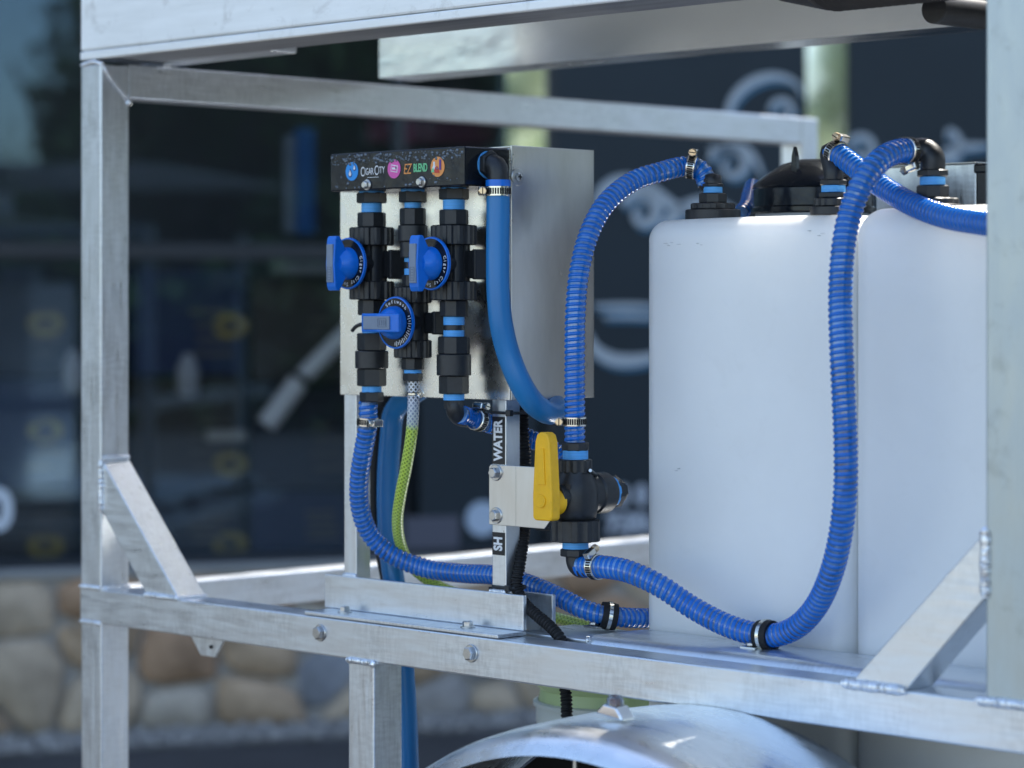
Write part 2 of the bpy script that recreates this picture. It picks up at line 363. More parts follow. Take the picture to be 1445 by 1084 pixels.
pan2 = obj('vinyl_panel', BX(x1195+.004, x1195+3.0, .0, .03, SILL+.035, 3.0, .003), VINYL, bld, M=MB)
pan3 = obj('vinyl_panel', BX(bp(560, 600)[0]+.08, x770-.03, .005, .03, SILL+.035, zTr-.01, .003), VINYL, bld, M=MB)
def ribbon(parent, pts, w, m, dep=-.004, name='scroll_ornament'):
    """flat painted scroll: pts in (px, py), widths in px"""
    P = spline([V((*bp(x, y), 0)) for x, y in pts], .012); n = len(P); b = NB(); L = []; R = []
    for i, p in enumerate(P):
        t = (P[min(i+1, n-1)]-P[max(i-1, 0)]).normalized(); nn = V((-t.y, t.x, 0)); f = i/(n-1)
        ww = w(f)*.0018/2; L.append(p+nn*ww); R.append(p-nn*ww)
    def mk(q, d): return b.verts.new(V((q.x, d, q.y)))
    l0 = [mk(q, dep) for q in L]; r0 = [mk(q, dep) for q in R]
    for i in range(n-1): b.faces.new((l0[i], r0[i], r0[i+1], l0[i+1]))
    r = bmesh.ops.extrude_face_region(b, geom=b.faces[:]); 
    for v in [x for x in r['geom'] if isinstance(x, bmesh.types.BMVert)]: v.co.y += .003
    return obj(name, b, m, parent, M=MB, smooth=False)
def spiral(cx, cy, r0, r1, a0, turns, n=14): return [(cx+(r0+(r1-r0)*i/n)*math.cos(R_(a0)+turns*2*math.pi*i/n), cy+(r0+(r1-r0)*i/n)*math.sin(R_(a0)+turns*2*math.pi*i/n)) for i in range(n+1)]
tap = lambda w: (lambda f: w*(.25+.75*math.sin(math.pi*min(1, f*.85+.15))))
SW = [(pan1, [(1022, 178), (1034, 140), (1060, 116), (1095, 108), (1122, 118), (1130, 135)], tap(17)), (pan1, spiral(1104, 158, 19, 4, 180, 1.1), tap(12)),
      (pan1, spiral(1030, 232, 30, 5, 190, 1.3), tap(16)), (pan1, [(1000, 212), (1040, 206), (1062, 222), (1075, 250)], tap(16)),
      (pan1, [(838, 300), (852, 268), (880, 256), (915, 268), (950, 290), (985, 300)], tap(26)), (pan1, spiral(905, 300, 30, 4, 200, 1.25), tap(20)), (pan1, [(930, 330), (955, 300), (1000, 285), (1040, 300)], tap(24)),
      (pan1, [(838, 432), (870, 432), (905, 432), (940, 434)], tap(11)), (pan1, [(850, 447), (880, 446), (910, 447), (945, 447)], tap(9)),
      (pan1, [(826, 470), (838, 492), (860, 506), (890, 509), (930, 500), (950, 485)], tap(24)),
      (pan2, spiral(1215, 212, 22, 4, 200, 1.2), tap(14)), (pan2, [(1320, 225), (1345, 222), (1352, 200), (1338, 184), (1334, 196)], tap(18)), (pan2, [(1330, 214), (1360, 208), (1400, 205)], tap(14))]
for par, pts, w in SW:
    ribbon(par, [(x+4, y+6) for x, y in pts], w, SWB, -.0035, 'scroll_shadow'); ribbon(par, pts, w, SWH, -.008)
def btext(parent, txt, px, py, hpx, m, name='lettering', bold=0):
    t_, z_ = bp(px, py); p = bworld(t_, -.006, z_); return obj(name, text_mesh(txt, hpx*.0023*1.4, p, BU, ZV, .002, bold=bold), m, parent, smooth=False)
LET = mat('window_lettering', (.42, .45, .50), .5)
btext(pan1, '3 0', 891, 700, 26, LET, bold=.006); btext(pan1, '7:30-', 889, 739, 26, LET, bold=.006)
btext(bld, '0', -3, 722, 52, mat('window_white', (.6, .65, .7), .5), bold=.008)
t_, z_ = bp(681, 732); obj('round_decal', lathe(NB(), [(.056, 0), (.056, .003)], V((t_, .0, z_)), NYB, 32), mat('decal_white', (.42, .50, .60), .5), pan3, M=MB)
q0 = bp(572, 790); q1 = bp(648, 728); obj('square_decal', BX(q0[0], q1[0], -.0, .004, q0[1], q1[1]), mat('mauve_decal', (.085, .085, .11), .6), pan3, M=MB)
# low stone wall: every stone is a part
stonewall = thing('stone_wall', 'low rubble stone wall of tan and grey stones under the shop windows', 'wall', tuple(bworld(3, -.1, 0)))
obj('mortar_core', BX(-14, 22, -.12, .10, 0, SILL-.008), MORT, stonewall, M=MB)
obj('wall_coping', BX(-14, 22, -.14, -.035, SILL-.008, SILL+.012, .004), mat('coping_stone', (.30, .30, .28), .85, 0, .3, var=.15, vscale=(6, 6, 6), bump=.004, bscale=(30, 30, 30)), stonewall, M=MB)
SM = [mat('stone_%s' % n, c, .85, 0, .3, var=.35, vscale=(6, 6, 6), bump=.012, bscale=(14, 14, 14), detail=6, stain=.5) for n, c in (('tan', (.40, .29, .19)), ('buff', (.44, .35, .25)), ('grey', (.30, .28, .26)), ('blue_grey', (.27, .28, .30)), ('rust', (.36, .23, .14)), ('pale', (.46, .40, .32)))]
def clip(poly, p, n):
    out = []
    for i in range(len(poly)):
        a, c = poly[i], poly[(i+1) % len(poly)]; da = (a[0]-p[0])*n[0]+(a[1]-p[1])*n[1]; dc = (c[0]-p[0])*n[0]+(c[1]-p[1])*n[1]
        if da <= 0: out.append(a)
        if da*dc < 0: f = da/(da-dc); out.append((a[0]+(c[0]-a[0])*f, a[1]+(c[1]-a[1])*f))
    return out
rs = random.Random(11); T0, T1 = -1.6, 6.2; cand = []
for k in range(6000):
    p = (rs.uniform(T0, T1), rs.uniform(.02, SILL-.02)); 
    if all(((p[0]-c[0])*.8)**2+(p[1]-c[1])**2 > c[2]**2 for c in cand): cand.append((p[0], p[1], rs.uniform(.095, .19)))
for i, s in enumerate(cand):
    poly = [(T0-.1, 0), (T1+.1, 0), (T1+.1, SILL-.01), (T0-.1, SILL-.01)]
    for j, c in enumerate(cand):
        if j == i or abs(c[0]-s[0]) > .8: continue
        m_ = ((s[0]+c[0])/2, (s[1]+c[1])/2); n_ = V((c[0]-s[0], c[1]-s[1])).normalized(); poly = clip(poly, (m_[0]-n_.x*.005, m_[1]-n_.y*.005), n_)
    if len(poly) < 3: continue
    cx = sum(p[0] for p in poly)/len(poly); cz = sum(p[1] for p in poly)/len(poly); b = NB(); rr = []
    # round the polygon, then dome it
    pp = []
    for k in range(len(poly)):
        a, c = poly[k], poly[(k+1) % len(poly)]
        pp += [(a[0]*.80+c[0]*.20, a[1]*.80+c[1]*.20), (a[0]*.25+c[0]*.75, a[1]*.25+c[1]*.75)]
    pr = rs.uniform(.012, .045)
    for sc_, dep in ((1, -.10), (.97, -.12-pr*.35), (.80, -.12-pr*.85)):
        rr.append([b.verts.new(V((cx+(x-cx)*sc_, dep+rs.uniform(-.006, .006)*(sc_ < 1), cz+(z-cz)*sc_))) for x, z in pp])
    for u_, w_ in zip(rr, rr[1:]):
        for k in range(len(pp)): b.faces.new((u_[k], u_[(k+1) % len(pp)], w_[(k+1) % len(pp)], w_[k]))
    ctr = b.verts.new(V((cx, -.12-pr, cz)))
    for k in range(len(pp)): b.faces.new((rr[-1][k], rr[-1][(k+1) % len(pp)], ctr))
    obj('stone', b, SM[rs.choice((0, 0, 1, 1, 2, 3, 4, 5, 0))], stonewall, angle=60, M=MB, allsmooth=True)
# gravel verge at the foot of the wall
b = NB(); box(b, -14, 22, -.42, -.12, 0, .012); obj('gravel_bed', b, mat('gravel_bed', (.16, .155, .15), .95, 0, .2, var=.3, vscale=(40, 40, 40), bump=.006, bscale=(70, 70, 70)), M=MB, kind='structure')
b = NB()
for k in range(2600):
    c = V((rs.uniform(T0, T1), rs.uniform(-.44, -.13), .014)); r = rs.uniform(.007, .02)
    vs = [b.verts.new(c+V((rs.uniform(.6, 1)*r*math.cos(a), rs.uniform(.6, 1)*r*math.sin(a), 0))) for a in (0, 1.26, 2.5, 3.8, 5)]; tp = b.verts.new(c+V((0, 0, r*.9)))
    for q in range(5): b.faces.new((vs[q], vs[(q+1) % 5], tp))
obj('gravel', b, mat('gravel_stone', (.30, .29, .27), .9, 0, .3, var=.4, vscale=(30, 30, 30)), M=MB, smooth=False, kind='stuff')

# things inside the shop window
DB = mat('display_box_dark', (.035, .042, .06), .5, var=.2, vscale=(5, 5, 5)); DB2 = mat('display_box_brown', (.06, .055, .05), .5, var=.2, vscale=(5, 5, 5)); DN = mat('display_box_navy', (.02, .035, .10), .5)
YO = mat('yellow_label', (.36, .28, .07), .5); LB = mat('label_lines', (.15, .13, .11), .6)
k = 0
ROWN = ['lowest', 'middle', 'topmost']
def rect(px0, px1, py0, py1, dep): a_, z1 = bp(px0, py0, dep); c_, z0 = bp(px1, py1, dep); return a_, c_, z0, z1
stk = [(('left of the tall frame post', (-40, 108)), ((378, 530), (532, 690), (692, 800))), (('behind the left diagonal brace', (186, 345)), ((378, 530), (532, 690), (692, 800))), (('left of the control panel', (352, 500)), ((392, 540), (542, 690), (692, 800)))]
for (where, (xa, xb)), rows in stk:
    for ri, (ya, yb) in enumerate(rows):
        dep = .35 + .03*ri
        t0, t1, z0, z1 = rect(xa, xb, ya, yb, dep)
        if ri == 2: z0 = SILL+.001
        elif True: z0 += .003
        B = thing('display_box', 'dark carton in the shop window, %s of the stack %s' % (ROWN[2-ri], where), 'carton', tuple(bworld((t0+t1)/2, dep+.15, z0)), 'cartons stacked in the shop window')
        m_ = (DB, DN, DB2)[(ri+k) % 3]; obj('carton_body', BX(t0+.01, t1-.01, dep, dep+.33, z0, z1-.004, .004), m_, B, M=MB)
        cx = {0: 64, 1: 214, 2: 325}[k]; ey = {0: (457, 608, 770), 1: (470, 600, 770), 2: (460, 655, 768)}[k][ri]
        if k != 1:
            ct, cz = bp(cx, ey, dep); e = NB(); n_ = 24
            for rr_, hh in ((1, 0), (.55, .001)):
                pass
            ring = lambda a, c_, d: [e.verts.new(V((ct+a*math.cos(6.2832*i/n_), d, cz+c_*math.sin(6.2832*i/n_)))) for i in range(n_)]
            o1, o2 = ring(.058, .040, dep-.003), ring(.030, .016, dep-.003); 
            for i in range(n_): e.faces.new((o1[i], o1[(i+1) % n_], o2[(i+1) % n_], o2[i]))
            obj('oval_label', e, YO, B, M=MB, smooth=False)
        e = NB(); rq = random.Random(k*7+ri)
        for li in range(4):
            lz = z0+(z1-z0)*(.18+.13*li); lt = t0+(t1-t0)*rq.uniform(.5, .62); box(e, lt, t1-.03-rq.uniform(0, .06), dep-.004, dep-.001, lz, lz+.014)
        obj('printed_lines', e, LB, B, M=MB, smooth=False)
    k += 1
def disp(name, label, cat, bm, m, **kw):
    o = obj(name, bm, m, M=MB, **kw); o['label'] = label; o['category'] = cat; return o
JW = mat('jug_white', (.42, .43, .44), .5)
t_, z_ = bp(265, 530, .25); disp('white_jug', 'white oval jug standing in the shop window, right of the tall frame post', 'jug', lathe(NB(), [(.02, -.07), (.035, -.05), (.036, .02), (.02, .055), (.012, .07)], V((t_, .25, z_)), ZV, 20), JW)
t_, z_ = bp(104, 525, .25); disp('white_jug', 'white jug standing in the shop window, half behind the tall frame post', 'jug', lathe(NB(), [(.02, -.07), (.033, -.05), (.034, .02), (.02, .055), (.012, .07)], V((t_, .25, z_)), ZV, 20), JW)
# pale pole added to stand in for a diagonal reflection in the glass
streak = thing('reflection_streak', 'pale grey pole standing in for a diagonal reflection in the window left of the panel', 'streak', tuple(bworld(*bp(370, 605, .22)[:1], .22, SILL)))
def bpt(px, py, d): a_, z_ = bp(px, py, d); return bworld(a_, d, z_)
PW = mat('streak_grey', (.85, .85, .82), .5)
obj('lower_streak', tube(NB(), [bpt(376, 600, .22), bpt(424, 535, .22)], .034, 16), PW, streak); obj('upper_streak', tube(NB(), [bpt(424, 535, .22), bpt(548, 412, .22)], .029, 16), PW, streak)
obj('collar', tube(NB(), [bpt(421, 539, .22), bpt(427, 531, .22)], .036, 16), RUBBER, streak)
t0, t1, z0, z1 = rect(418, 446, 180, 332, .3); disp('blue_sign_reflection', 'narrow upright blue strip standing in for a sign reflected in the upper window', 'banner', BX(t0, t1, .3, .33, z0, z1, .01), mat('sign_reflection_blue', (.015, .10, .28), .6))  # blue strip added in place of a sign's reflection in the glass
t0, t1, z0, z1 = rect(402, 418, 190, 330, .3); disp('pale_sign_reflection', 'pale grey strip standing in for the same reflection beside the narrow blue one', 'banner', BX(t0, t1, .3, .33, z0, z1, .01), mat('sign_reflection_grey', (.16, .20, .24), .6))  # pale strip added as the lighter side of that reflection
t0, t1, z0, z1 = rect(520, 700, 168, 205, .3); disp('maroon_banner', 'dark maroon strip hanging inside the upper window behind the panel', 'banner', BX(t0, t1, .3, .33, z0, z1, .01), mat('maroon', (.10, .03, .05), .6))
t0, t1, z0, z1 = rect(186, 222, 346, 362, .3); disp('orange_box', 'small orange box on the window transom right of the tall post', 'box', BX(t0, t1, .3, .36, z0, z1, .005), mat('orange_paint', (.35, .12, .02), .6))
t0, t1, z0, z1 = rect(400, 470, 372, 388, .3); disp('white_carton', 'pale flat carton on top of the dark cartons beside the diagonal pole', 'carton', BX(t0, t1, .3, .5, z0, z1, .005), mat('pale_carton', (.24, .24, .25), .6))
t0, t1, z0, z1 = rect(292, 345, 608, 622, .3); disp('white_carton', 'pale flat tray in front of the middle carton near the diagonal pole', 'tray', BX(t0, t1, .28, .33, z0, z1, .004), mat('pale_tray', (.42, .40, .34), .6))

# ------------------------------------------------------------ trees across the lot (seen mirrored in the glass)
LEAF = mat('leaf_green', (.055, .10, .030), .6, 0, .3, var=.5, vscale=(1.5, 1.5, 1.5)); LEAFY = mat('leaf_yellow_green', (.50, .55, .36), .6, 0, .3, var=.5, vscale=(1.5, 1.5, 1.5)); BARK = mat('bark', (.10, .075, .055), .9)
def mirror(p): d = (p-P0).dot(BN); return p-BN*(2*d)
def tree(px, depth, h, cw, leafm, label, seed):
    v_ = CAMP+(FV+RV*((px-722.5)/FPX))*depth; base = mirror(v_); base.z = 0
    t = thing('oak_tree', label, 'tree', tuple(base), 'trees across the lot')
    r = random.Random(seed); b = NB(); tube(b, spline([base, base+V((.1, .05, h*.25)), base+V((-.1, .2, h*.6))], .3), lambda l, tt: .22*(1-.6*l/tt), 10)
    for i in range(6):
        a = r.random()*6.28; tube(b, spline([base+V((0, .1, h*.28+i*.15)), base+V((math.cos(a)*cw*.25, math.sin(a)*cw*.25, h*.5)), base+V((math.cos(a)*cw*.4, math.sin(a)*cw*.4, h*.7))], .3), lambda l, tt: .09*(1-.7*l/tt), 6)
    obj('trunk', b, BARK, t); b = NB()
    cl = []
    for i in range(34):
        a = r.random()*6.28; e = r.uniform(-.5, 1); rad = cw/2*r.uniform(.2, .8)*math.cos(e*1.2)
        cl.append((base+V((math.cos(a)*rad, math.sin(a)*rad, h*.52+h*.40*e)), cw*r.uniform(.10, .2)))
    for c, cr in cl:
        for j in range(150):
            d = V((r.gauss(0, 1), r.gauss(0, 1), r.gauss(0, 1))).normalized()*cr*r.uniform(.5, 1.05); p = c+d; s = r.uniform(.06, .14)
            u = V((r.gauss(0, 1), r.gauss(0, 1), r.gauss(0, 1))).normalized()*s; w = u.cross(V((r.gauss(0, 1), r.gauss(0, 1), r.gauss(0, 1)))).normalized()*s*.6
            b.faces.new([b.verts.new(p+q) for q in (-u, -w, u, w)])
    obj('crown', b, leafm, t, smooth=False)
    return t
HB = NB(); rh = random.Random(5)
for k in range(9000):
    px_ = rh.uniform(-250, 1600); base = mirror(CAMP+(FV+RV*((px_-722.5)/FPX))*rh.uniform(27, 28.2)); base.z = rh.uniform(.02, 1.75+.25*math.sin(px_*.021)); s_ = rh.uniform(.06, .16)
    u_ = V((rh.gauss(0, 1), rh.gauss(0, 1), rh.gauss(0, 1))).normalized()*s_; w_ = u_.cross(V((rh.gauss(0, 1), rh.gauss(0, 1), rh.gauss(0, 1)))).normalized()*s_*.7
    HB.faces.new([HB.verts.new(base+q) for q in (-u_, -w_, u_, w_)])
o = obj('added_hedge', HB, LEAF, smooth=False, kind='stuff')  # added out of view to cover the bright horizon mirrored in the windows
HB = NB()
for k in range(9000):
    f_ = rh.uniform(-6, 16); base = CAMP+RV*(19+rh.uniform(-1, 1))+FV*f_; base.z = rh.uniform(.1, 4.6+1.6*math.sin(f_*.9)); s_ = rh.uniform(.12, .3)
    u_ = V((rh.gauss(0, 1), rh.gauss(0, 1), rh.gauss(0, 1))).normalized()*s_; w_ = u_.cross(V((rh.gauss(0, 1), rh.gauss(0, 1), rh.gauss(0, 1)))).normalized()*s_*.7
    HB.faces.new([HB.verts.new(base+q) for q in (-u_, -w_, u_, w_)])
obj('tree_belt', HB, LEAF, smooth=False, kind='stuff')
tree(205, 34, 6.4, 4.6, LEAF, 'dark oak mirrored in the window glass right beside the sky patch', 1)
tree(330, 36, 7.6, 5.0, LEAF, 'dark oak mirrored in the upper window just left of the blue strip', 2)
tree(520, 35, 7.4, 4.8, LEAF, 'dark oak mirrored in the upper window right of the blue strip', 3)
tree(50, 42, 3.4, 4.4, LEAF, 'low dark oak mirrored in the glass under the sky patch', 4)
tree(260, 31, 5.6, 4.2, LEAF, 'dark oak mirrored in the window glass between the tall post and the blue strip', 7)
tree(430, 31, 6.0, 4.4, LEAF, 'dark oak mirrored in the window glass behind the blue strip', 8)
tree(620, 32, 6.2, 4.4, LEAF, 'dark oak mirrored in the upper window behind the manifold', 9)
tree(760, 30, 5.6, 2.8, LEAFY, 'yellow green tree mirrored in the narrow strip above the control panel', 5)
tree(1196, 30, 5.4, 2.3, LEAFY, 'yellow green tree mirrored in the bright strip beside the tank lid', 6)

# ------------------------------------------------------------ TRAILER FRAME
fr = thing('trailer', 'welded bare aluminium trailer of square tubes carrying the tanks and valve panel', 'trailer', (0, 0, 0))
BV = .0022
AR = 2.35
def bxp(name, m, *a, parent=fr, bw=BV): return obj(name, BX(*a, bw), m, parent)
postL = bxp('post', ALZ, -T_, 0, 0, T_, ZR+.0, ZT-.003)
legL = bxp('post', ALZ, -T_, 0, 0.0006, T_, .32, ZR-T_-.0)
rail = bxp('side_rail', ALA, -T_-.002, AR, 0, T_, ZR-T_, ZR)
topB = bxp('top_cross_tube', ALB, -T_, -.0004, T_, 1.64, ZT-T_, ZT)
lowB = bxp('lower_cross_tube', ALB, -T_, 0, T_+.001, 1.59, ZR-T_, ZR-.0008)
postBk = bxp('rear_post', ALZ, -T_, 0, 1.64, 1.64+T_, .32, ZT)
railBk = bxp('rear_side_rail', ALA, .001, AR, 1.59, 1.64, ZR-T_, ZR)
footA = bxp('bottom_rail', ALA, -T_, AR, .001, T_-.001, .27, .32); footB = bxp('bottom_rail', ALA, -T_, AR, 1.64, 1.64+T_, .27, .32)
bxp('bottom_cross_tube', ALB, -T_+.001, -.001, T_, 1.64, .271, .319)
a1391 = onb(1391, 500, 0).x
postR = bxp('post', mat('aluminium_dim_reflection', (.50, .545, .54), .46, .85, var=.08, vscale=(60, 60, 16), rvar=.08, bump=.00008, bscale=(300, 300, 60), stain=.35), a1391, a1391+T_*1.06, 0, T_, ZR, 1.664)  # darker greenish colour stands in for dimmer reflections on this post
bxp('rear_post', ALZ, a1391, a1391+T_, 1.64, 1.64+T_, .32, 1.664)
aM = onb(491, 1000, 0).x
legM = bxp('leg', ALZ, aM, aM+T_, .0006, T_, .32, ZR-T_)
bxp('leg', ALZ, 2.05, 2.05+T_, .0006, T_, .32, ZR-T_)
# left brace: parallelogram in the rail plane
pts = [onb(*q, 0.0) for q in ((139, 652), (146, 648), (206, 838), (251, 846))]
z0L = ZR; aL0, aL1 = onb(206, 838, 0).x, onb(252, 846, 0).x
zb0, zb1 = onb(143, 722, 0).z, onb(143, 648, 0).z
brL = obj('brace', prism([(0.0, zb0), (aL0, z0L), (aL1, z0L), (0.0, zb1)], 'xz', 0.0012, T_-.001, .0015), alu(0), fr)
aR0, aR1 = onb(1198, 967, 0).x, onb(1277, 977, 0).x; zr0, zr1 = onb(1391, 842, 0).z, onb(1391, 748, 0).z
brR = obj('brace', prism([(aR0, ZR), (aR1, ZR), (a1391, zr0), (a1391, zr1)], 'xz', 0.0012, T_-.001, .0015), alu(0), fr)
# weld beads
Z0 = .0
weld(postL, [V((-T_, Z0, ZR+.001)), V((0, Z0, ZR+.001))]); weld(postL, [V((.0015, 0, ZR+.001)), V((.0015, T_, ZR+.001))])
weld(legL, [V((-T_, Z0, ZR-T_)), V((0, Z0, ZR-T_))], .0032)
weld(postL, [V((.001, .003, ZT-.006)), V((.001, .02, ZT-.028)), V((.001, T_*.98, ZT-T_-.004))], .0036)
weld(postL, [V((-T_, .002, ZT-.002)), V((-.02, .001, ZT+.001)), V((0, .003, ZT-.003))], .0036)
obj('weld_end', lathe(NB(), [(.002, -.004), (.005, 0), (.0045, .003), (.001, .005)], V((.001, T_*.98, ZT-T_-.006)), V((.3, -.2, -1)), 10), WELD, postL)
weld(brL, [V((aL0-.002, 0.0, ZR+.0005)), V((aL1, 0.0, ZR+.0005))], .0038); weld(brL, [V((aL1+.001, 0, ZR+.001)), V((aL1+.001, T_, ZR+.001))], .003)
weld(brL, [V((.0, 0.0, zb0)), V((.0, 0.0, zb1))], .0042); weld(brL, [V((.001, 0.001, zb1+.001)), V((.001, T_-.002, zb1+.001))], .0042)
weld(brR, [V((aR0-.006, -.0005, ZR+.0)), V((aR1, -.0005, ZR+.0))], .0058); weld(brR, [V((a1391-.0, -.0005, zr0-.002)), V((a1391-.0, -.0005, zr1))], .0058)
weld(postR, [V((a1391-.01, -.0005, ZR+.0)), V((a1391+.06, -.0005, ZR+.0))], .0055)
weld(legM, [V((aM-.001, 0, ZR-T_-.001)), V((aM+T_*.98, 0, ZR-T_-.001))], .0042); weld(legM, [V((aM+T_, .001, ZR-T_-.001)), V((aM+T_, T_, ZR-T_-.001))], .003)
obj('weld_end', lathe(NB(), [(.002, -.003), (.0055, 0), (.005, .003), (.001, .005)], V((aM+T_, -.001, ZR-T_-.002)), V((0, -1, 0)), 12), WELD, legM)
for px, py in ((452, 893), (665, 922)): bolt(rail, onb(px, py, -.0002), NYB, .0092, .006, .0115)
# hanging tab under the rail
tb = [onb(*q, .045) for q in ((273, 896), (325, 903), (310, 927), (290, 924))]
tabb = prism([(tb[0].x, ZR-T_-.0005), (tb[1].x, ZR-T_-.0005), (tb[2].x, tb[2].z), (tb[3].x, tb[2].z)], 'xz', .036, .040, .0008)
tab = obj('hanger_tab', tabb, ALZ, fr); hp = onb(298, 913, .0355); obj('hole', lathe(NB(), [(.0028, 0), (.0028, .0015)], hp, NYB, 14), RUBBER, tab)
# inner deck edge with a rolled front lip, behind the rail
a835 = onb(833, 897, .07).x
inner = obj('deck_edge', prism([(.064, .845), (.064, .870)]+[(.082-.018*math.cos(R_(q)), .870+.0195*math.sin(R_(q))) for q in (15, 30, 45, 60, 75, 90)]+[(.172, .8880), (.172, .845)], 'yz', a835, AR, 0), ALA, fr, angle=35, allsmooth=True)
obj('deck_filler', BX(.80, a835-.001, .066, .172, .845, .884, .002), ALA, fr)
weld(inner, [V((a835, .066, .888)), V((a835, .066, .85))], .003)
obj('tank_floor', BX(.55, 2.3, .10, 1.58, .385, .40, .002), ALA, fr); bxp('bottom_cross_tube', ALB, .6, .65, T_, 1.64, .32, .384)
bxp('bottom_cross_tube', ALB, 2.1, 2.15, T_, 1.64, .32, .384)

# ------------------------------------------------------------ UPPER DECK
deck = fr
zB = 1.6655
obj('front_hem', BX(-T_, 2.6, -.0015, .008, zB, zB+.0125, .002), GAL, deck)
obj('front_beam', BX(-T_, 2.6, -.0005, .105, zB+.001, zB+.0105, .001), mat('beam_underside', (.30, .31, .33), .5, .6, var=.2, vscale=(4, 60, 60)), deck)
obj('front_face', BX(-T_, 2.6, -.0008, .105, zB+.0138, zB+.26, .003), GAL, deck)
obj('inner_tube', BX(-T_, .26, .107, .157, zB, zB+.05, .002), ALA, deck)
obj('rear_beam', prism([(.52, zB), (.60, zB), (.60, zB+.004), (.524, zB+.004), (.524, zB+.08), (.52, zB+.08)], 'yz', .035, 2.6, .0006), mat('rear_sheet', (.86, .87, .86), .20, 1, var=.05, vscale=(3, 12, 12), rvar=.12, bump=.0012, bscale=(5, 9, 9)), deck)
TRD = mat('deck_plate_aluminium', (.6, .61, .62), .5, .8, var=.1, vscale=(9, 9, 9))
for x0_, x1_, y0_, y1_ in ((-T_, 2.6, .002, .42), (-T_, 1.03, .422, .66), (1.50, 2.6, .422, .66), (-T_, 2.6, .662, 1.70)): obj('deck_plate', BX(x0_, x1_, y0_, y1_, zB+.262, zB+.268, .001), TRD, deck)  # unseen plates shade the frame; gap shaped to let sun reach tank tops
reel = thing('hose_reel', 'black ribbed hose roll hanging under the upper deck at top right', 'hose reel', tuple(onb(1300, 0, .3)))
aq = onb(1172, 12, .2).x; zq = onb(1200, 14, .2).z; rr0 = .088
rc = V((aq, .20, zq+rr0))
obj('wound_hose', lathe(NB(), [(rr0 if i % 2 else rr0-.004, i*.006) for i in range(0, 120)], rc, XA, 48), RUBBER, reel)
obj('flange', lathe(NB(), [(rr0*.72, -.075), (rr0*.80, -.07), (rr0*.98, -.004), (rr0*.95, -.002)], rc, XA, 48), BLACK, reel)
p_ = onb(1345, 16, .30); obj('roller', cyl(V((p_.x, .26, p_.z+.0)), YB, .018, .10, 32), BLACK, reel)
obj('reel_frame', BX(aq-.01, aq+.72, .18, .22, zq+rr0*2-.004, zB+.2615, .003), BLACK, reel)

# ------------------------------------------------------------ FENDER AND WHEEL
fen = fr
b = NB(); prof = [(-.002, 0.0), (-.08, .002), (-.17, -.001), (-.200, -.004), (-.222, -.010), (-.236, -.020), (-.242, -.032), (-.238, -.032), (-.230, -.020), (-.218, -.014), (-.198, -.008), (-.17, -.005), (-.08, -.002), (-.002, -.004)]
fc, fz, fR = 1.185, .336, .500; rings = []
for i in range(73):
    t = R_(-88+176*i/72); rings.append([b.verts.new(V((fc+(fR+dz)*math.sin(t)*1.02, y, fz+(fR+dz)*math.cos(t)))) for y, dz in prof])
for u_, w_ in zip(rings, rings[1:]):
    for k in range(len(prof)): b.faces.new((u_[k], u_[(k+1) % len(prof)], w_[(k+1) % len(prof)], w_[k]))
b.faces.new(rings[0]); b.faces.new(rings[-1][::-1])
obj('fender', b, mat('fender_aluminium', (.86, .88, .89), .30, 1, var=.10, vscale=(14, 60, 14), rvar=.09, bump=.0004, bscale=(16, 16, 16), stain=.35), fen, angle=60, allsmooth=True)
obj('wheel_well_dark_sheet', prism([(fc+(fR-.008)*math.sin(R_(-80+160*i/30)), fz+(fR-.008)*math.cos(R_(-80+160*i/30))) for i in range(31)], 'xz', -.014, -.006), RUBBER, fr)  # dark sheet added behind the arch to keep its inside dark
lp = onb(868, 1040, -.19); lp.z = fz+math.sqrt(max(0, fR**2-((lp.x-fc)/1.02)**2))-.003; lp.y = -.195
for _ in range(1): lp = V((onb(868, 1038, -.15).x, -.15, 0)); lp.z = fz+math.sqrt(fR**2-((lp.x-fc)/1.02)**2)+.003
lamp = thing('marker_lamp', 'small clear chrome marker lamp on top of the aluminium fender', 'lamp', tuple(lp))
obj('base', prism([(-.021, 0), (.021, 0), (.017, .006), (.009, .0135), (-.010, .0135), (-.017, .006)], 'xz', -.011, .011, .002), CHROME, lamp, M=Matrix.Translation(lp)@Matrix.Rotation(R_(6), 4, 'Y'))
obj('dome_lens', lathe(NB(), [(.010, .011), (.0098, .019), (.007, .0235), (.002, .0245)], lp, ZV, 20), LENS, lamp)
obj('led', BX(lp.x-.003, lp.x+.003, lp.y-.0025, lp.y+.0025, lp.z+.013, lp.z+.019), AMBER, lamp)
# nut and cable under the fender lip
whl = obj('tyre', lathe(NB(), [(.20, 0), (.29, .004), (.32, .02), (.33, .05), (.332, .1), (.33, .15), (.32, .18), (.29, .196), (.20, .2)], V((fc, -.2, .332)), YB, 48), RUBBER, fr)
obj('rim', lathe(NB(), [(.20, .01), (.19, .03), (.16, .035), (.06, .03), (.05, .02), (.05, .19), (.2, .19)], V((fc, -.2, .332)), YB, 32), ALZ, whl)
obj('axle', cyl(V((fc, -.05, .332)), YB, .03, 1.6), BLACK, whl)
obj('bolt', lathe(NB(), [(.004, -.02), (.004, .0), (.008, .002), (.008, .010)], onb(812, 1072, -.12), ZV, 12), BOLT, fr)

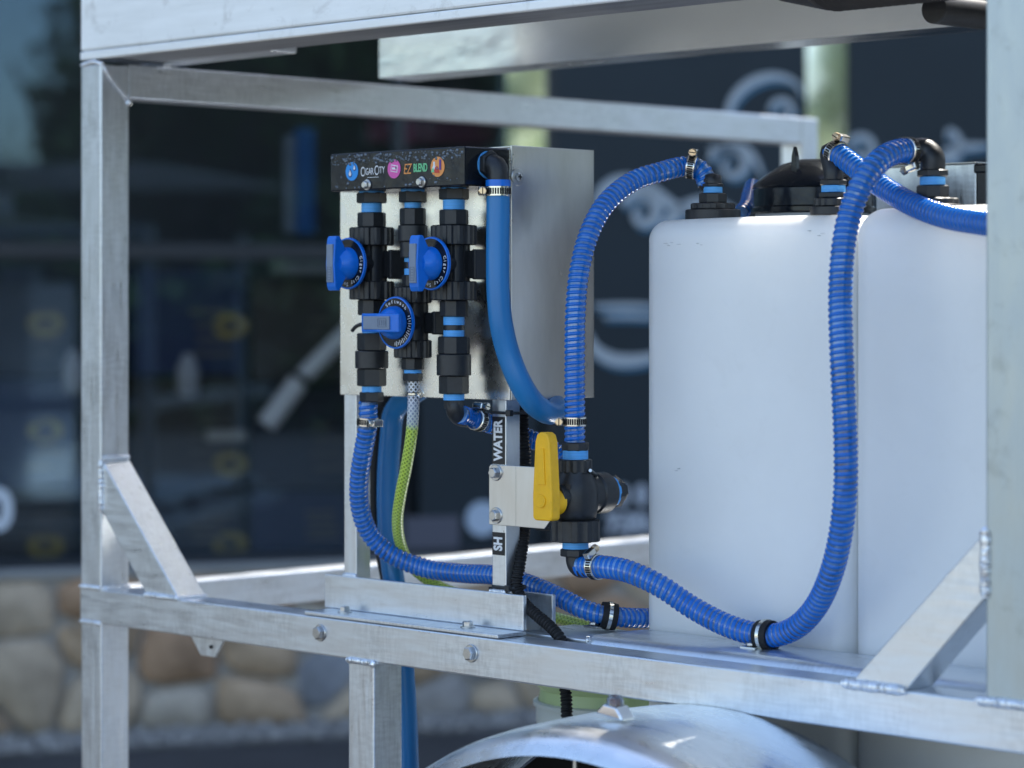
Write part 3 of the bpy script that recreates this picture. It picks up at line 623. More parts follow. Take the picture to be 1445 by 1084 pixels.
# ------------------------------------------------------------ TANKS
def rbox(c0, c1, r, nc=5, ni=10, bulge=0):
    h = (c1-c0)/2; c = (c0+c1)/2; b = NB()
    def ax(hh):
        t = [r*math.tan(R_(45)*i/nc) for i in range(nc+1)]
        L = [-(hh-r)-q for q in reversed(t)] + [-(hh-r)+2*(hh-r)*i/ni for i in range(1, ni)] + [(hh-r)+q for q in t]; return L
    A = [ax(h[i]) for i in range(3)]
    def put(p):
        q = V([max(-(h[i]-r), min(h[i]-r, p[i])) for i in range(3)]); d = p-q
        if d.length > 1e-9: p = q+d.normalized()*r
        if bulge:
            fx = 1-(p.x/h.x)**2; fy = 1-(p.y/h.y)**2; fz_ = 1-(p.z/h.z)**2
            p = p+V((0, (math.copysign(1, p.y)*bulge*max(fx, 0)*max(fz_, 0)**.5)*(abs(p.y) > h.y-r), bulge*1.6*max(fx, 0)**.7*max(fy, .35)*(p.z > h.z-r)))
        return b.verts.new(p+c)
    for i in range(3):
        j, k = (i+1) % 3, (i+2) % 3
        for s in (-1, 1):
            g_ = []
            for u in A[j]:
                row = []
                for w in A[k]:
                    p = V((0, 0, 0)); p[i] = s*h[i]; p[j] = u; p[k] = w; row.append(put(p))
                g_.append(row)
            for m_ in range(len(g_)-1):
                for n_ in range(len(g_[0])-1): b.faces.new((g_[m_][n_], g_[m_+1][n_], g_[m_+1][n_+1], g_[m_][n_+1]))
    bmesh.ops.remove_doubles(b, verts=b.verts[:], dist=1e-5); return b
BT = .18; ZK = 1.409
ta0 = onb(916, 600, BT).x-.0145; tb0, tb1 = onb(1214, 600, BT).x-.017, onb(1560, 600, BT).x; ta1 = tb0-.003
tank1 = thing('water_tank', 'white plastic tank at the left, under the black domed lid', 'tank', ((ta0+ta1)/2, .5, .40), 'white tanks')
obj('tank_shell', rbox(V((ta0, BT, .402)), V((ta1, .80, ZK)), .026, bulge=.004), TANK, tank1, angle=80, allsmooth=True)
tank2 = thing('water_tank', 'white plastic tank at the right, cut off by the near frame post', 'tank', ((tb0+tb1)/2, .5, .40), 'white tanks')
obj('tank_shell', rbox(V((tb0, BT-.004, .402)), V((tb1, .80, ZK+.006)), .034, bulge=.004), TANK, tank2, angle=80, allsmooth=True)
def scuffs(parent, spots):
    e = NB(); rq = random.Random(9)
    for px, py, w_, h_ in spots:
        for _ in range(3):
            q = onb(px+rq.uniform(-w_, w_), py+rq.uniform(-h_, h_), BT-.004); box(e, q.x, q.x+rq.uniform(.001, .004), BT-.0048, BT+.002, q.z, q.z+rq.uniform(.0003, .0006))
    obj('scuff_marks', e, mat('scuff_grey', (.5, .5, .5), .6), parent, smooth=False, kind='stuff')
scuffs(tank1, [(985, 345, 30, 4), (1150, 330, 20, 5), (948, 345, 14, 3), (955, 665, 3, 4)])
# lid of the left tank (centre set back from the front)
lc = onb(1143, 297, .46); lc.z = ZK+.004; lr = .083; lc.x += .006
obj('filler_neck', cyl(lc, ZV, .078, .022, 48, .002), mat('neck_white', (.55, .56, .56), .4), tank1)
lid = obj('lid', lathe(NB(), [(lr-.002, .010), (lr+.001, .012), (lr+.001, .018), (lr-.002, .020), (lr-.003, .043), (lr-.0005, .045), (lr-.002, .049), (lr-.02, .064), (lr-.042, .077), (.02, .083), (.0, .084)], lc, ZV, 64, cap=False), BLACKG, tank1, angle=30)
p_ = onb(1133, 250, .42); obj('lid_lug', prism([(p_.x-.006, lc.z+.045), (p_.x+.006, lc.z+.045), (p_.x+.0035, lc.z+.085), (p_.x, lc.z+.098), (p_.x-.0035, lc.z+.085)], 'xz', .40, .408, .001), BLACKG, lid)

def fitting(label, px, b_, py_base, specs, extra=None, name='tank_fitting'):
    p = onb(px, py_base, b_); p.z = ZK+.002; m_ = mpp(p); t = thing(name, label, 'fitting', tuple(p), 'bulkhead fittings on the tanks'); h = 0
    for kind, wpx, hpx in specs:
        r = wpx/2*m_; hh = hpx*m_
        if kind == 'flange': obj('flange', cyl(p+ZV*h, ZV, r, hh, 36), BLACK, t)
        elif kind == 'collar': obj('collar', ribbed(p+ZV*h, ZV, r, hh, 10), BLACK, t)
        elif kind == 'nut': obj('nut', nut(p+ZV*h, ZV, r, hh, 8, .3), BLACK, t)
        elif kind == 'tape': obj('thread_tape', cyl(p+ZV*h, ZV, r, hh, 28, .0005), TAPE, t)
        h += hh
    return t, p+ZV*h
f1, f1top = fitting('black tank fitting on the left front corner of the left tank', 1006, .25, 300, [('flange', 78, 14), ('collar', 64, 9), ('nut', 42, 14), ('tape', 27, 9), ('nut', 32, 5)])
f2, f2top = fitting('black tank fitting with blue tape right of the domed lid', 1176, .23, 300, [('flange', 66, 12), ('collar', 56, 12), ('nut', 44, 8), ('tape', 34, 10), ('nut', 40, 8)])
f3, f3top = fitting('black elbow fitting on the right tank beside the silver box', 1316, .215, 295, [('flange', 86, 10), ('collar', 74, 9), ('nut', 48, 18), ('tape', 36, 12), ('nut', 46, 10)])
# ------------------------------------------------------------ hoses and clamps
def clamp(label, c, ax, r, scr, flip=1, mscr=CLAMP, wd=.012):
    """worm drive clamp: band, screw housing, screw head; scr = direction of the housing from the hose axis"""
    ax = ax.normalized(); scr = (scr-ax*scr.dot(ax)).normalized(); t = thing('hose_clamp', label, 'hose clamp', tuple(c), 'worm drive hose clamps'); tg = ax.cross(scr)*flip
    b = NB(); lathe(b, [(r, -wd/2), (r+.0012, -wd/2+.0006), (r+.0012, wd/2-.0006), (r, wd/2)], c, ax, 40, cap=False); obj('band', b, CLAMP, t)
    b = NB(); u, w = frame(ax)
    for i in range(32):
        a = 6.2832*i/32; d = u*math.cos(a)+w*math.sin(a); tt = ax.cross(d)
        vs = [b.verts.new(c+d*(r+.0014)+ax*p*wd*.30+tt*q*.0011) for p, q in ((-1, -1), (1, -1), (1, 1), (-1, 1))]; b.faces.new(vs)
    obj('band_slots', b, RUBBER, t, smooth=False, kind='stuff')
    hc = c+scr*(r+.0055); M = Matrix.Translation(hc) @ Matrix((tg, ax, scr)).transposed().to_4x4()
    obj('screw_housing', BX(-.009, .007, -wd*.42, wd*.42, -.0045, .0042, .0018), CLAMP, t, M=M)
    hs = obj('screw_head', lathe(NB(), [(.0048, 0), (.0052, .001), (.0052, .006), (.0042, .0068)], hc+tg*.007, tg, 8), mscr, t, angle=30)
    obj('screw_slot', BX(-.0006, .0006, -.0046, .0046, 0, .0004), RUBBER, hs, M=Matrix.Translation(hc+tg*.0139) @ Matrix((scr, ax, tg)).transposed().to_4x4())
    return t
def spiral_hose(label, ctrl, r=.0145, pitch=.0073):
    P = spline(ctrl, .004); t = thing('spiral_hose', label, 'hose', tuple(P[0]), 'clear blue spiral hoses')
    obj('hose_wall', tube(NB(), P, r*.905, 24), WALL, t, angle=80)
    obj('helix', helix(NB(), P, r*.895, pitch, pitch*.335, r*.105), COIL, t, angle=80)
    return P
Bc = .01
h1 = spiral_hose('blue spiral hose curving from the left valve column down across the rail',
    [onb(519.5, 568, Bc), onb(519, 600, Bc), onb(513, 635, Bc+.003), onb(507, 675, Bc+.01), onb(508, 715, Bc+.022), onb(521, 752, Bc+.042), onb(551, 782, .075), onb(600, 802, .105), onb(650, 809, .12), onb(700, 812, .122), onb(745, 824, .122), onb(790, 843, .125), onb(825, 860, .132), onb(857, 869, .148), onb(890, 872, .178), onb(918, 873, .21), onb(950, 876, .25), onb(1000, 882, .31)], .0132)
h2 = spiral_hose('blue spiral hose arching from the yellow handled valve up to the left tank fitting',
    [onb(811, 632, .07), onb(811, 600, .07), onb(811, 560, .07), onb(811, 500, .07), onb(812, 440, .072), onb(818, 380, .08), onb(833, 326, .10), onb(857, 285, .13), onb(895, 255, .17), onb(935, 242, .205), onb(965, 235, .235), onb(984, 237, .245), onb(995, 249, .25), onb(998, 262, .25)], .0135)
h3 = spiral_hose('longest blue spiral hose, hanging in front of the tanks up to the right tank',
    [onb(820, 799, .07), onb(850, 800, .07), onb(885, 806, .075), onb(930, 826, .09), onb(975, 856, .11), onb(1020, 880, .12), onb(1058, 893, .128), onb(1090, 897, .13), onb(1122, 886, .128), onb(1150, 858, .12), onb(1172, 812, .105), onb(1186, 755, .095), onb(1193, 690, .09), onb(1193, 620, .088), onb(1190, 550, .088), onb(1187, 480, .09), onb(1186, 410, .095), onb(1190, 350, .10), onb(1200, 300, .11), onb(1217, 258, .12), onb(1240, 228, .14), onb(1265, 214, .17), onb(1290, 213, .205)], .0146)
h4 = spiral_hose('blue spiral hose crossing under the other one and running behind the near post',
    [onb(1174, 212, .235), onb(1195, 226, .23), onb(1225, 249, .22), onb(1258, 272, .205), onb(1295, 292, .185), onb(1335, 306, .165), onb(1380, 314, .145), onb(1440, 321, .12), onb(1520, 328, .10)], .0142)
h5 = spiral_hose('short blue spiral hose running behind the WATER label post to the ball valve',
    [onb(650, 585, Bc+.005), onb(665, 590, Bc+.03), onb(690, 598, .06), onb(715, 606, .10), onb(745, 618, .13), onb(775, 632, .145), onb(800, 655, .145), onb(812, 690, .13), onb(812, 705, .09)], .0125, .0072)
h6 = spiral_hose('blue spiral hose end peeping out left of the domed lid',
    [onb(1046, 300, .42), onb(1054, 290, .44), onb(1058, 275, .47), onb(1062, 262, .52)], .011)
def at(P, c): return min(range(len(P)), key=lambda i: (P[i]-c).length)
def tan(P, c): i = at(P, c); return (P[min(i+2, len(P)-1)]-P[max(i-2, 0)]).normalized()
SIDE = (-RV-FV*.6)
clamp('steel clamp round the hose below the left valve column', onb(519, 595, Bc), tan(h1, onb(519, 595, Bc)), .0136, V((.9, -.1, 0)), 1)
clamp('steel clamp round the hose just above the yellow handled valve', onb(811, 595, .07), ZV, .0138, V((-.75, -.66, 0)), 1, BRASS)
clamp('steel clamp round the hose under the yellow handled valve, screw on top', onb(841, 800, .07), tan(h3, onb(841, 800, .07)), .0149, V((.1, -.5, .9)), -1, BRASS)
clamp('steel clamp at the left tank fitting, screw on top of the hose', onb(976, 236, .235), tan(h2, onb(976, 236, .235)), .0140, V((0, -.1, 1)), 1, BRASS)
clamp('sunlit clamp with screw on top, beside the domed lid', onb(1180, 216, .234), tan(h4, onb(1180, 216, .234)), .0148, V((0, .1, 1)), 1, BRASS)
clamp('clamp with a hanging screw at the right tank elbow', onb(1280, 213, .192), tan(h3, onb(1280, 213, .192)), .0152, V((.2, -.8, -.6)), 1, BRASS)
clamp('steel clamp on the short hose half behind the WATER label post', onb(674, 593, .035), tan(h5, onb(674, 593, .035)), .0129, V((0, .2, 1)), 1)
# elbows
def elbow(label_parent, pts, r=.0125, name='elbow'): return obj(name, tube(NB(), spline(pts, .003), r, 20), BLACK, label_parent, angle=70)
elbow(f1, [f1top-ZV*.001, f1top+ZV*.006, onb(999, 262, .25), onb(997, 252, .25)], .0115)
elbow(f2, [f2top-ZV*.001, f2top+ZV*.010, onb(1171, 214, .236), onb(1184, 219, .233)], .012)
e3 = onb(1314, 216, .215); elbow(f3, [f3top-ZV*.001, f3top+ZV*.014, V((e3.x-.001, .215, e3.z-.002)), onb(1304, 212, .212), onb(1292, 213, .205)], .0145)

# ------------------------------------------------------------ PANEL STAND (angle foot, two posts)
a702, a429 = onb(702, 899, 0).x, onb(429, 860, 0).x; BA = T_+.0005
stand = thing('panel_stand', 'aluminium angle foot bolted on the rail with two slim upright tubes', 'stand', ((a702+a429)/2, .05, ZR))
aV0 = onb(462, 860, BA).x; aV1 = a702
ang = obj('angle_flange', BX(a429, a702, .0005, BA, ZR+.0006, ZR+.0058, .0012), ALA, stand)
obj('angle_web', BX(aV0, a702, BA-.0052, BA+.001, ZR+.0062, ZR+.0515, .0012), ALA, stand)
for px, py in ((487, 857), (660, 882)):
    p = onb(px, py, .026); p.z = ZR+.0060; p.y = .026; bolt(ang, p, ZV, .0068, .0065, .0098)
zS1 = 1.48; s25 = .0254; BP_ = BA+.002
aP1 = onb(485.5, 650, BP_).x; aP2 = onb(694.5, 620, BP_).x
sp1 = obj('upright', BX(aP1, aP1+s25, BP_, BP_+s25, ZR+.001, zS1, .0012), ALZ, stand)
sp2 = obj('upright', BX(aP2, aP2+s25, BP_, BP_+s25, ZR+.001, zS1, .0012), ALZ, stand)
weld(sp1, [V((aP1-.002, BA+.001, ZR+.0525)), V((aP1+s25+.002, BA+.001, ZR+.0525))], .0028); weld(sp2, [V((aP2-.002, BA+.001, ZR+.0525)), V((aP2+s25+.002, BA+.001, ZR+.0525))], .0028)
obj('rear_angle', BX(aP2-.02, a702+.012, .0865, .093, ZR+.002, ZR+.05, .001), ALZ, stand)
obj('shim', BX(aP2-.006, aP2+s25+.004, BP_-.0008, BP_+s25+.004, ZR+.0535, ZR+.057, .0005), RUBBER, stand)
for txt, y0, y1 in (('WATER', 588, 655), ('SH', 751, 783)):
    z1, z0 = onb(700, y0, BP_).z, onb(700, y1, BP_).z
    st = obj('label_sticker', BX(aP2+.0008, aP2+s25-.002, BP_-.0006, BP_-.0001, z0, z1), INK_K, sp2)
    c_ = V((aP2+s25/2-.0005, BP_-.0008, (z0+z1)/2)); me = text_mesh(txt, .0205, c_, ZV, V((-1, 0, 0)), .0003, sx=.74, bold=.0008)
    obj('lettering', me, INK_W, st, smooth=False)
# ------------------------------------------------------------ CONTROL PANEL BOX
pb = .050; pA0 = onb(480, 555, pb).x; pA1 = onb(719, 400, pb).x; pz0 = onb(600, 561, pb).z; pz1 = onb(720, 205, pb).z
pan = thing('control_panel', 'bent stainless sheet panel backing the three valve columns', 'panel', ((pA0+pA1)/2, .05, pz0))
obj('front_plate', BX(pA0, pA1, pb, pb+.002, pz0, pz1-.004, .0006), STEEL, pan)
pB1 = ona(836, 300, pA1).y
b = NB(); R1 = .004
obj('side_plate', BX(pA1-.002, pA1+.0012, pb+.0025, pB1, pz0, pz1, .0008), STEELB, pan)
obj('top_flange', BX(pA0+.05, pA1-.003, pb+.003, pB1, pz1-.0025, pz1-.0008, .0004), STEELB, pan)
obj('end_flange', BX(pA1-.03, pA1+.0006, pB1+.0005, pB1+.002, pz0, pz1), STEELB, pan)
p_ = ona(730, 250, pA1+.0013); scw = obj('washer_screw', lathe(NB(), [(.0112, 0), (.0112, .0012), (.0105, .0017), (.006, .0018), (.0055, .004), (.003, .005)], p_, XA, 32), BOLT, pan, angle=25)
b = NB(); box(b, p_.x+.0046, p_.x+.0054, p_.y-.0033, p_.y+.0033, p_.z-.0008, p_.z+.0008); box(b, p_.x+.0046, p_.x+.0055, p_.y-.0008, p_.y+.0008, p_.z-.0033, p_.z+.0033); obj('screw_cross', b, RUBBER, scw, smooth=False)

# ------------------------------------------------------------ MANIFOLD
mb0, mb1 = -.030, .049; mA0 = onb(466, 240, mb0).x; mA1 = onb(655.5, 235, mb0).x; mz1 = onb(655, 206, mb0).z; mz0 = onb(655, 262, mb0).z
man = thing('manifold', 'wet black manifold bar with CIGAR CITY EZ BLEND print above the valves', 'manifold', ((mA0+mA1)/2, 0, mz0))
body = obj('bar', BX(mA0, mA1, mb0, mb1, mz0, mz1, .002), BLACKG, man)
fy = mb0-.0003
def disc(parent, px, py, r, m, name, dy=0): p = onb(px, py, mb0); return obj(name, lathe(NB(), [(r, 0), (r, .0004)], V((p.x, fy-dy, p.z)), NYB, 32), m, parent, smooth=False)
def flat(parent, px, py, poly, m, name, dy):
    p = onb(px, py, mb0); return obj(name, prism([(p.x+x, p.z+z) for x, z in poly], 'xz', fy-dy-.0003, fy-dy), m, parent, smooth=False)
def drop(s): return [(s*.62*math.sin(a)*(1-.0*a), -s*.25-s*.55*math.cos(a)) for a in [6.2832*i/14*.86+.45+0 for i in range(1, 13)]] + [(0, s*1.1)]
dropp = lambda s: [(0, s*1.15), (s*.38, s*.35), (s*.6, -.15*s), (s*.5, -.62*s), (s*.2, -.88*s), (-s*.2, -.88*s), (-s*.5, -.62*s), (-s*.6, -.15*s), (-s*.38, s*.35)]
d1_ = disc(body, 497, 242, .0122, INK_B, 'water_logo'); flat(d1_, 495, 245, dropp(.0058), INK_D, 'drop_print', .0005); flat(d1_, 495, 245, dropp(.0040), INK_W, 'drop_highlight', .0009); flat(d1_, 501, 237, dropp(.0046), INK_D, 'drop_print', .0005); flat(d1_, 501, 237, dropp(.0030), INK_W, 'drop_highlight', .0009)
d2_ = disc(body, 556.5, 238.5, .0122, INK_P, 'soap_logo')
rr_ = [(.006*(1 if a < 2 else -1)*1, .004) for a in range(0)]
flat(d2_, 557, 238, [(-.0068, -.0035), (.0055, -.0055), (.0070, .0035), (-.0055, .0055)], INK_W, 'soap_print', .0005); flat(d2_, 557, 238, [(-.0056, -.0025), (.0044, -.0042), (.0056, .0025), (-.0044, .0042)], INK_P, 'soap_print', .0009); flat(d2_, 557, 238, [(-.0035, -.0008), (.0030, -.0018), (.0034, .0008), (-.0030, .0018)], INK_W, 'soap_print', .0013)
d3_ = disc(body, 618, 235.5, .0128, INK_O, 'blend_logo')
flat(d3_, 616, 236, [(-.008, -.004), (.001, -.004), (-.002, .003), (-.002, .007), (-.005, .007), (-.005, .003)], INK_W, 'flask_print', .0005); flat(d3_, 617.5, 239, [(-.006, -.004), (.005, -.005), (.001, .004), (-.003, .003)], INK_R, 'flask_print', .0009); flat(d3_, 622, 232, [(-.0015, -.007), (.0018, -.007), (.0018, .006), (-.0015, .006)], INK_V, 'tube_print', .0009); flat(d3_, 612, 240, [(-.003, -.003), (.003, -.003), (.001, .002), (-.001, .002)], INK_G, 'flask_print', .0012)
p = onb(526.5, 242.5, mb0); obj('cigar_lettering', join_meshes([text_mesh(s_, h_, V((onb(x_, y_, mb0).x, fy-.0002, onb(x_, y_, mb0).z)), XA, ZV, .0002, sx=w_) for s_, h_, x_, y_, w_ in (('C', .0180, 512.0, 243.2, .60), ('IGAR', .0125, 521.2, 242.5, .62), ('C', .0180, 531.4, 241.2, .60), ('ITY', .0125, 538.9, 240.3, .68))]), INK_W, body, smooth=False)
p = onb(526, 250.4, mb0); obj('small_lettering_line', BX(p.x-.010, p.x+.012, fy-.0003, fy, p.z-.0003, p.z+.0003), INK_W, body, smooth=False)
p = onb(575, 239.3, mb0); obj('ez_lettering', text_mesh('EZ', .0190, V((p.x, fy-.0002, p.z)), XA, ZV, .0002, sx=.66, shear=.25), INK_O, body, smooth=False)
p = onb(593.6, 237.3, mb0); obj('blend_lettering', text_mesh('BLEND', .0145, V((p.x, fy-.0002, p.z)), XA, ZV, .0002, sx=.58, bold=.0004), INK_G, body, smooth=False)
for px, py in ((520, 219.5), (596.5, 215.5)): obj('bolt_hole', lathe(NB(), [(.0032, 0), (.0032, .0003)], V((onb(px, py, mb0).x, mb0-.0001, onb(px, py, mb0).z)), NYB, 16), INK_K, body, smooth=False)
for px, py in ((518.5, 261), (595.5, 257)): bolt(body, V((onb(px, py, mb0).x, mb0, onb(px, py, mb0).z)), NYB, .0052, .005, .0072)
b = NB(); rd = random.Random(3)
for i in range(300):
    u_, w_ = rd.random(), rd.random(); r = rd.choice((.0007, .0009, .0012, .0016, .0024))
    if rd.random() < .5: w_ = .72+.26*rd.random()
    c = V((mA0+.003+u_*(mA1-mA0-.006), mb0, mz0+.003+w_*(mz1-mz0-.006)))
    if .22 < (c.z-mz0)/(mz1-mz0) < .68 and rd.random() < .9: continue
    lathe(b, [(r, 0), (r*.86, r*.45), (r*.5, r*.75), (r*.12, r*.85)], c, NYB, 10)
obj('water_droplets', b, mat('water_drop', (.06, .08, .10), .04, 0, 1, coat=1), body, kind='stuff', angle=80)
for i in range(3): pass
hk = onb(462, 236, .0); obj('end_cap', prism([(mA0-.008, mz0+.022), (mA0-.0, mz1-.006), (mA0-.0, mz0+.026)], 'xz', mb0+.008, mb0+.03, .0004), BLACKG, man)
# outlet elbow on the right end
ez = onb(684, 233, Bc).z; xe = onb(703, 233, Bc).x
obj('outlet_tape', lathe(NB(), [(.0175, 0), (.0175, .0018)], V((mA1, Bc, ez)), XA, 32), TAPE, man)
obj('outlet_nut', nut(V((mA1+.0018, Bc, ez)), XA, .0185, .008, 6, .5), BLACK, man)
zc_ = onb(703, 258, Bc).z
obj('outlet_elbow', tube(NB(), spline([V((mA1+.008, Bc, ez)), V((xe-.012, Bc, ez)), V((xe-.003, Bc, ez-.003)), V((xe, Bc, ez-.014)), V((xe, Bc, zc_-.01))], .003), .0135, 22), BLACK, man, angle=70)

# ------------------------------------------------------------ VALVE COLUMNS
def column(label, xc, parts, b_=Bc):
    top = onb(xc, parts[0][1], b_); t = thing('valve_column', label, 'valve', tuple(top), 'valve columns on the panel'); m_ = mpp(top)
    x0 = top.x; bodies = {}
    for kind, y0, y1, w in parts:
        z1 = onb(xc, y0, b_).z; z0 = onb(xc, y1, b_).z; o_ = V((x0, b_, z0)); h = z1-z0; r = w/2*m_
        if kind == 'tape': obj('thread_tape', cyl(o_-ZV*.0008, ZV, r, h+.0016, 28, .0004), TAPE, t)
        elif kind == 'hex': obj('nut', nut(o_, ZV, r*1.04, h, 6, R_(20)), BLACK, t)
        elif kind == 'oct': obj('coupling', nut(o_, ZV, r*1.04, h, 8, R_(10)), BLACK, t)
        elif kind == 'collar': obj('union_collar', ribbed(o_, ZV, r, h, 12), BLACK, t, angle=30)
        elif kind == 'cyl': obj('sleeve', cyl(o_, ZV, r, h, 36), BLACK, t)
        elif kind == 'neck': obj('thread_neck', cyl(o_, ZV, r, h, 28), BLACK, t)
        elif kind == 'body':
            bb = NB(); lathe(bb, [(r, 0), (r, h)], o_, ZV, 32)
            for i in range(8): a_ = 6.2832*i/8; c = o_+V((math.cos(a_)*r, math.sin(a_)*r, 0)); box(bb, c.x-.0012, c.x+.0012, c.y-.0012, c.y+.0012, c.z, c.z+h)
            bodies['v'] = obj('valve_body', bb, BLACK, t, angle=30); bodies['z'] = (z0+z1)/2; bodies['r'] = r
    return t, x0, bodies
def dial(t, bod, px, py, x0, bd, vertical, word, ticks=False):
    zc = onb(px, py, bd).z; c = V((x0, bd, zc)); r = .0325
    if abs(onb(px, py, bd).x-x0) > .001: c.x = onb(px, py, bd).x
    obj('valve_stem', cyl(V((c.x, bd+.002, zc)), YB, .014, abs(Bc-bd)-.002, 24), BLACK, t)
    d = obj('dial', lathe(NB(), [(r, 0), (r, .003), (r-.001, .0036), (.005, .0036)], c+V((0, 0.0034, 0)), NYB, 64), BLACKG, t, angle=30)
    ring = NB(); lathe(ring, [(r+.0010, 0), (r+.0016, .0015), (r+.0010, .0040), (r-.0008, .0042), (r-.0010, .0030)], c+V((0, .0032, 0)), NYB, 72, cap=False); obj('dial_ring', ring, BLUE, d)
    ms = []; n = len(word); R0 = r-.0054
    a0, a1 = R_(16), R_(-160)
    if ticks:  a0, a1 = R_(126), R_(44)
    for i, ch in enumerate(word):
        if ch == ' ': continue
        a = a0+(a1-a0)*i/(n-1); pos = c+V((math.cos(a)*R0, -.0006, math.sin(a)*R0)); xd = V((math.sin(a), 0, -math.cos(a))); yd = V((math.cos(a), 0, math.sin(a)))
        ms.append(text_mesh(ch, .0066, pos, xd, yd, .0002, bold=.00005))
    obj('dial_lettering', join_meshes(ms), INK_W, d, smooth=False)
    if ticks:
        tk = NB()
        for i in range(17):
            a = R_(18-108*i/16); dd = V((math.cos(a), 0, math.sin(a))); tt = V((-math.sin(a), 0, math.cos(a))); q0, q1 = (r-.0085, r-.0016) if i % 2 else (r-.0070, r-.0030)
            tk.faces.new([tk.verts.new(c+V((0, -.0007, 0))+dd*q+tt*s*.0006) for q, s in ((q0, -1), (q1, -1), (q1, 1), (q0, 1))])
        obj('dial_ticks', tk, INK_W, d, smooth=False)
    hub = obj('knob_hub', lathe(NB(), [(.0215, 0), (.0212, .006), (.018, .014), (.012, .021)], c+V((0, -.0004, 0)), NYB, 40), BLUE, t, angle=50)
    # lens-shaped lever: long axis `l`, depth along -b
    L_ = .0355; fb_ = bd-.030
    prof = [(-L_, fb_+.003), (-L_*.85, fb_+.0005), (0, fb_-.0015), (L_*.85, fb_+.0005), (L_, fb_+.003), (L_, fb_+.009), (L_*.72, fb_+.015), (L_*.3, fb_+.024), (-L_*.3, fb_+.024), (-L_*.72, fb_+.015), (-L_, fb_+.009)]
    if vertical: bmk = prism([(y, zc+l) for l, y in prof], 'yz', c.x-.0085, c.x+.0085, .0014)
    else: bmk = prism([(c.x+l, y) for l, y in prof], 'xy', zc-.0120, zc+.0120, .0014)
    lev = obj('lever', bmk, BLUE, t, angle=30)
    gl = L_*.70
    if vertical: obj('grey_inlay', BX(c.x-.0060, c.x+.0060, fb_-.0024, fb_+.004, zc-gl, zc+gl, .0007), GREY, lev); fr2 = [(c.x-.004, zc-gl+.003, c.x+.004, zc-gl+.020)]
    else: obj('grey_inlay', BX(c.x-gl-.002, c.x+gl-.002, fb_-.0024, fb_+.004, zc-.0085, zc+.0085, .0007), GREY, lev); fr2 = [(c.x+.002, zc-.0055, c.x+.018, zc+.0055)]
    x_0, z_0, x_1, z_1 = fr2[0]; e = NB(); yy = fb_-.0028; wd = .0005
    for q in ((x_0, x_1, z_0, z_0+wd), (x_0, x_1, z_1-wd, z_1), (x_0, x_0+wd, z_0, z_1), (x_1-wd, x_1, z_0, z_1)): box(e, q[0], q[1], yy, yy+.0006, q[2], q[3])
    if vertical:
        for i in range(4): box(e, x_0+.002, x_1-.002, yy, yy+.0006, z_0+.003+i*.0035, z_0+.0036+i*.0035)
    else:
        for i in range(4): box(e, x_0+.003+i*.0035, x_0+.0036+i*.0035, yy, yy+.0006, z_0+.002, z_1-.002)
    obj('embossed_frame', e, mat('grey_emboss', (.10, .13, .18), .4), lev, smooth=False)
def port(t, x0, z, r, L, name='side_port'):
    b = NB(); box(b, x0+.008, x0+L, Bc+.004, Bc+.030, z-r, z+r, .003); box(b, x0+L-.006, x0+L+.0015, Bc+.002, Bc+.031, z-r-.0015, z+r+.0015, .002); obj(name, b, BLACK, t)
c1, x1, b1 = column('left valve column with a vertical blue lever', 524.5, [('tape', 267, 272, 36), ('hex', 272, 287, 41), ('tape', 287, 300, 29), ('oct', 300, 321, 39), ('collar', 321, 347, 64), ('body', 347, 397, 40), ('collar', 397, 423, 64), ('oct', 423, 445, 38), ('tape', 445, 453, 27), ('neck', 453, 463, 28), ('tape', 463, 470, 27), ('hex', 470, 495, 40), ('cyl', 495, 520, 47), ('hex', 520, 545, 40), ('tape', 545, 553, 28), ('hex', 553, 567, 33)])
c2, x2, b2 = column('middle valve column with a horizontal blue lever and braided outlet hose', 582.5, [('tape', 265, 270, 34), ('hex', 270, 286, 38), ('tape', 286, 294, 24), ('oct', 294, 318, 36), ('cyl', 318, 341, 42), ('neck', 341, 364, 36), ('tape', 364, 369, 24), ('neck', 369, 380, 23), ('tape', 380, 388, 24), ('oct', 388, 405, 30), ('collar', 405, 428, 54), ('body', 428, 480, 40), ('collar', 480, 505, 54), ('oct', 505, 522, 31), ('tape', 522, 526, 25), ('hex', 526, 538, 27)])
c3, x3, b3 = column('right valve column with a vertical blue lever beside the thick blue hose', 640.5, [('tape', 262, 266, 36), ('hex', 266, 282, 41), ('tape', 282, 296, 31), ('oct', 296, 318, 40), ('collar', 318, 346, 66), ('body', 346, 397, 42), ('collar', 397, 424, 66), ('oct', 424, 447, 39), ('tape', 447, 458, 30), ('neck', 458, 467, 30), ('tape', 467, 475, 30), ('oct', 475, 500, 44), ('cyl', 500, 530, 49), ('hex', 530, 556, 41), ('tape', 556, 564, 30), ('hex', 564, 577, 27)])
dial(c1, b1, 491, 372, x1, -.0335, True, 'Cigar City Softwash'); dial(c3, b3, 608, 372, x3, -.0325, True, 'Cigar City Softwash'); dial(c2, b2, 558, 455.5, x2, -.0255, False, 'Softwash', True)
port(c1, x1, onb(560, 373, Bc).z, .0178, .034); port(c3, x3, onb(670, 373, Bc).z, .0178, .036); port(c2, x2, onb(610, 456, Bc).z, .0135, .038)
obj('outlet_elbow', tube(NB(), spline([onb(641, 570, Bc), onb(642, 580, Bc), onb(648, 588, Bc+.01), onb(662, 591, Bc+.03)], .003), .0115, 18), BLACK, c3, angle=70)
tie = thing('zip_tie', 'black cable tie end poking out left of the left valve column', 'cable tie', tuple(onb(500, 463, Bc)))
obj('tie_tail', tube(NB(), spline([onb(497, 467, -.006), onb(501, 462, -.006), onb(509, 458, -.006), onb(518, 457, -.005)], .002), .0026, 10), BLACK, tie)
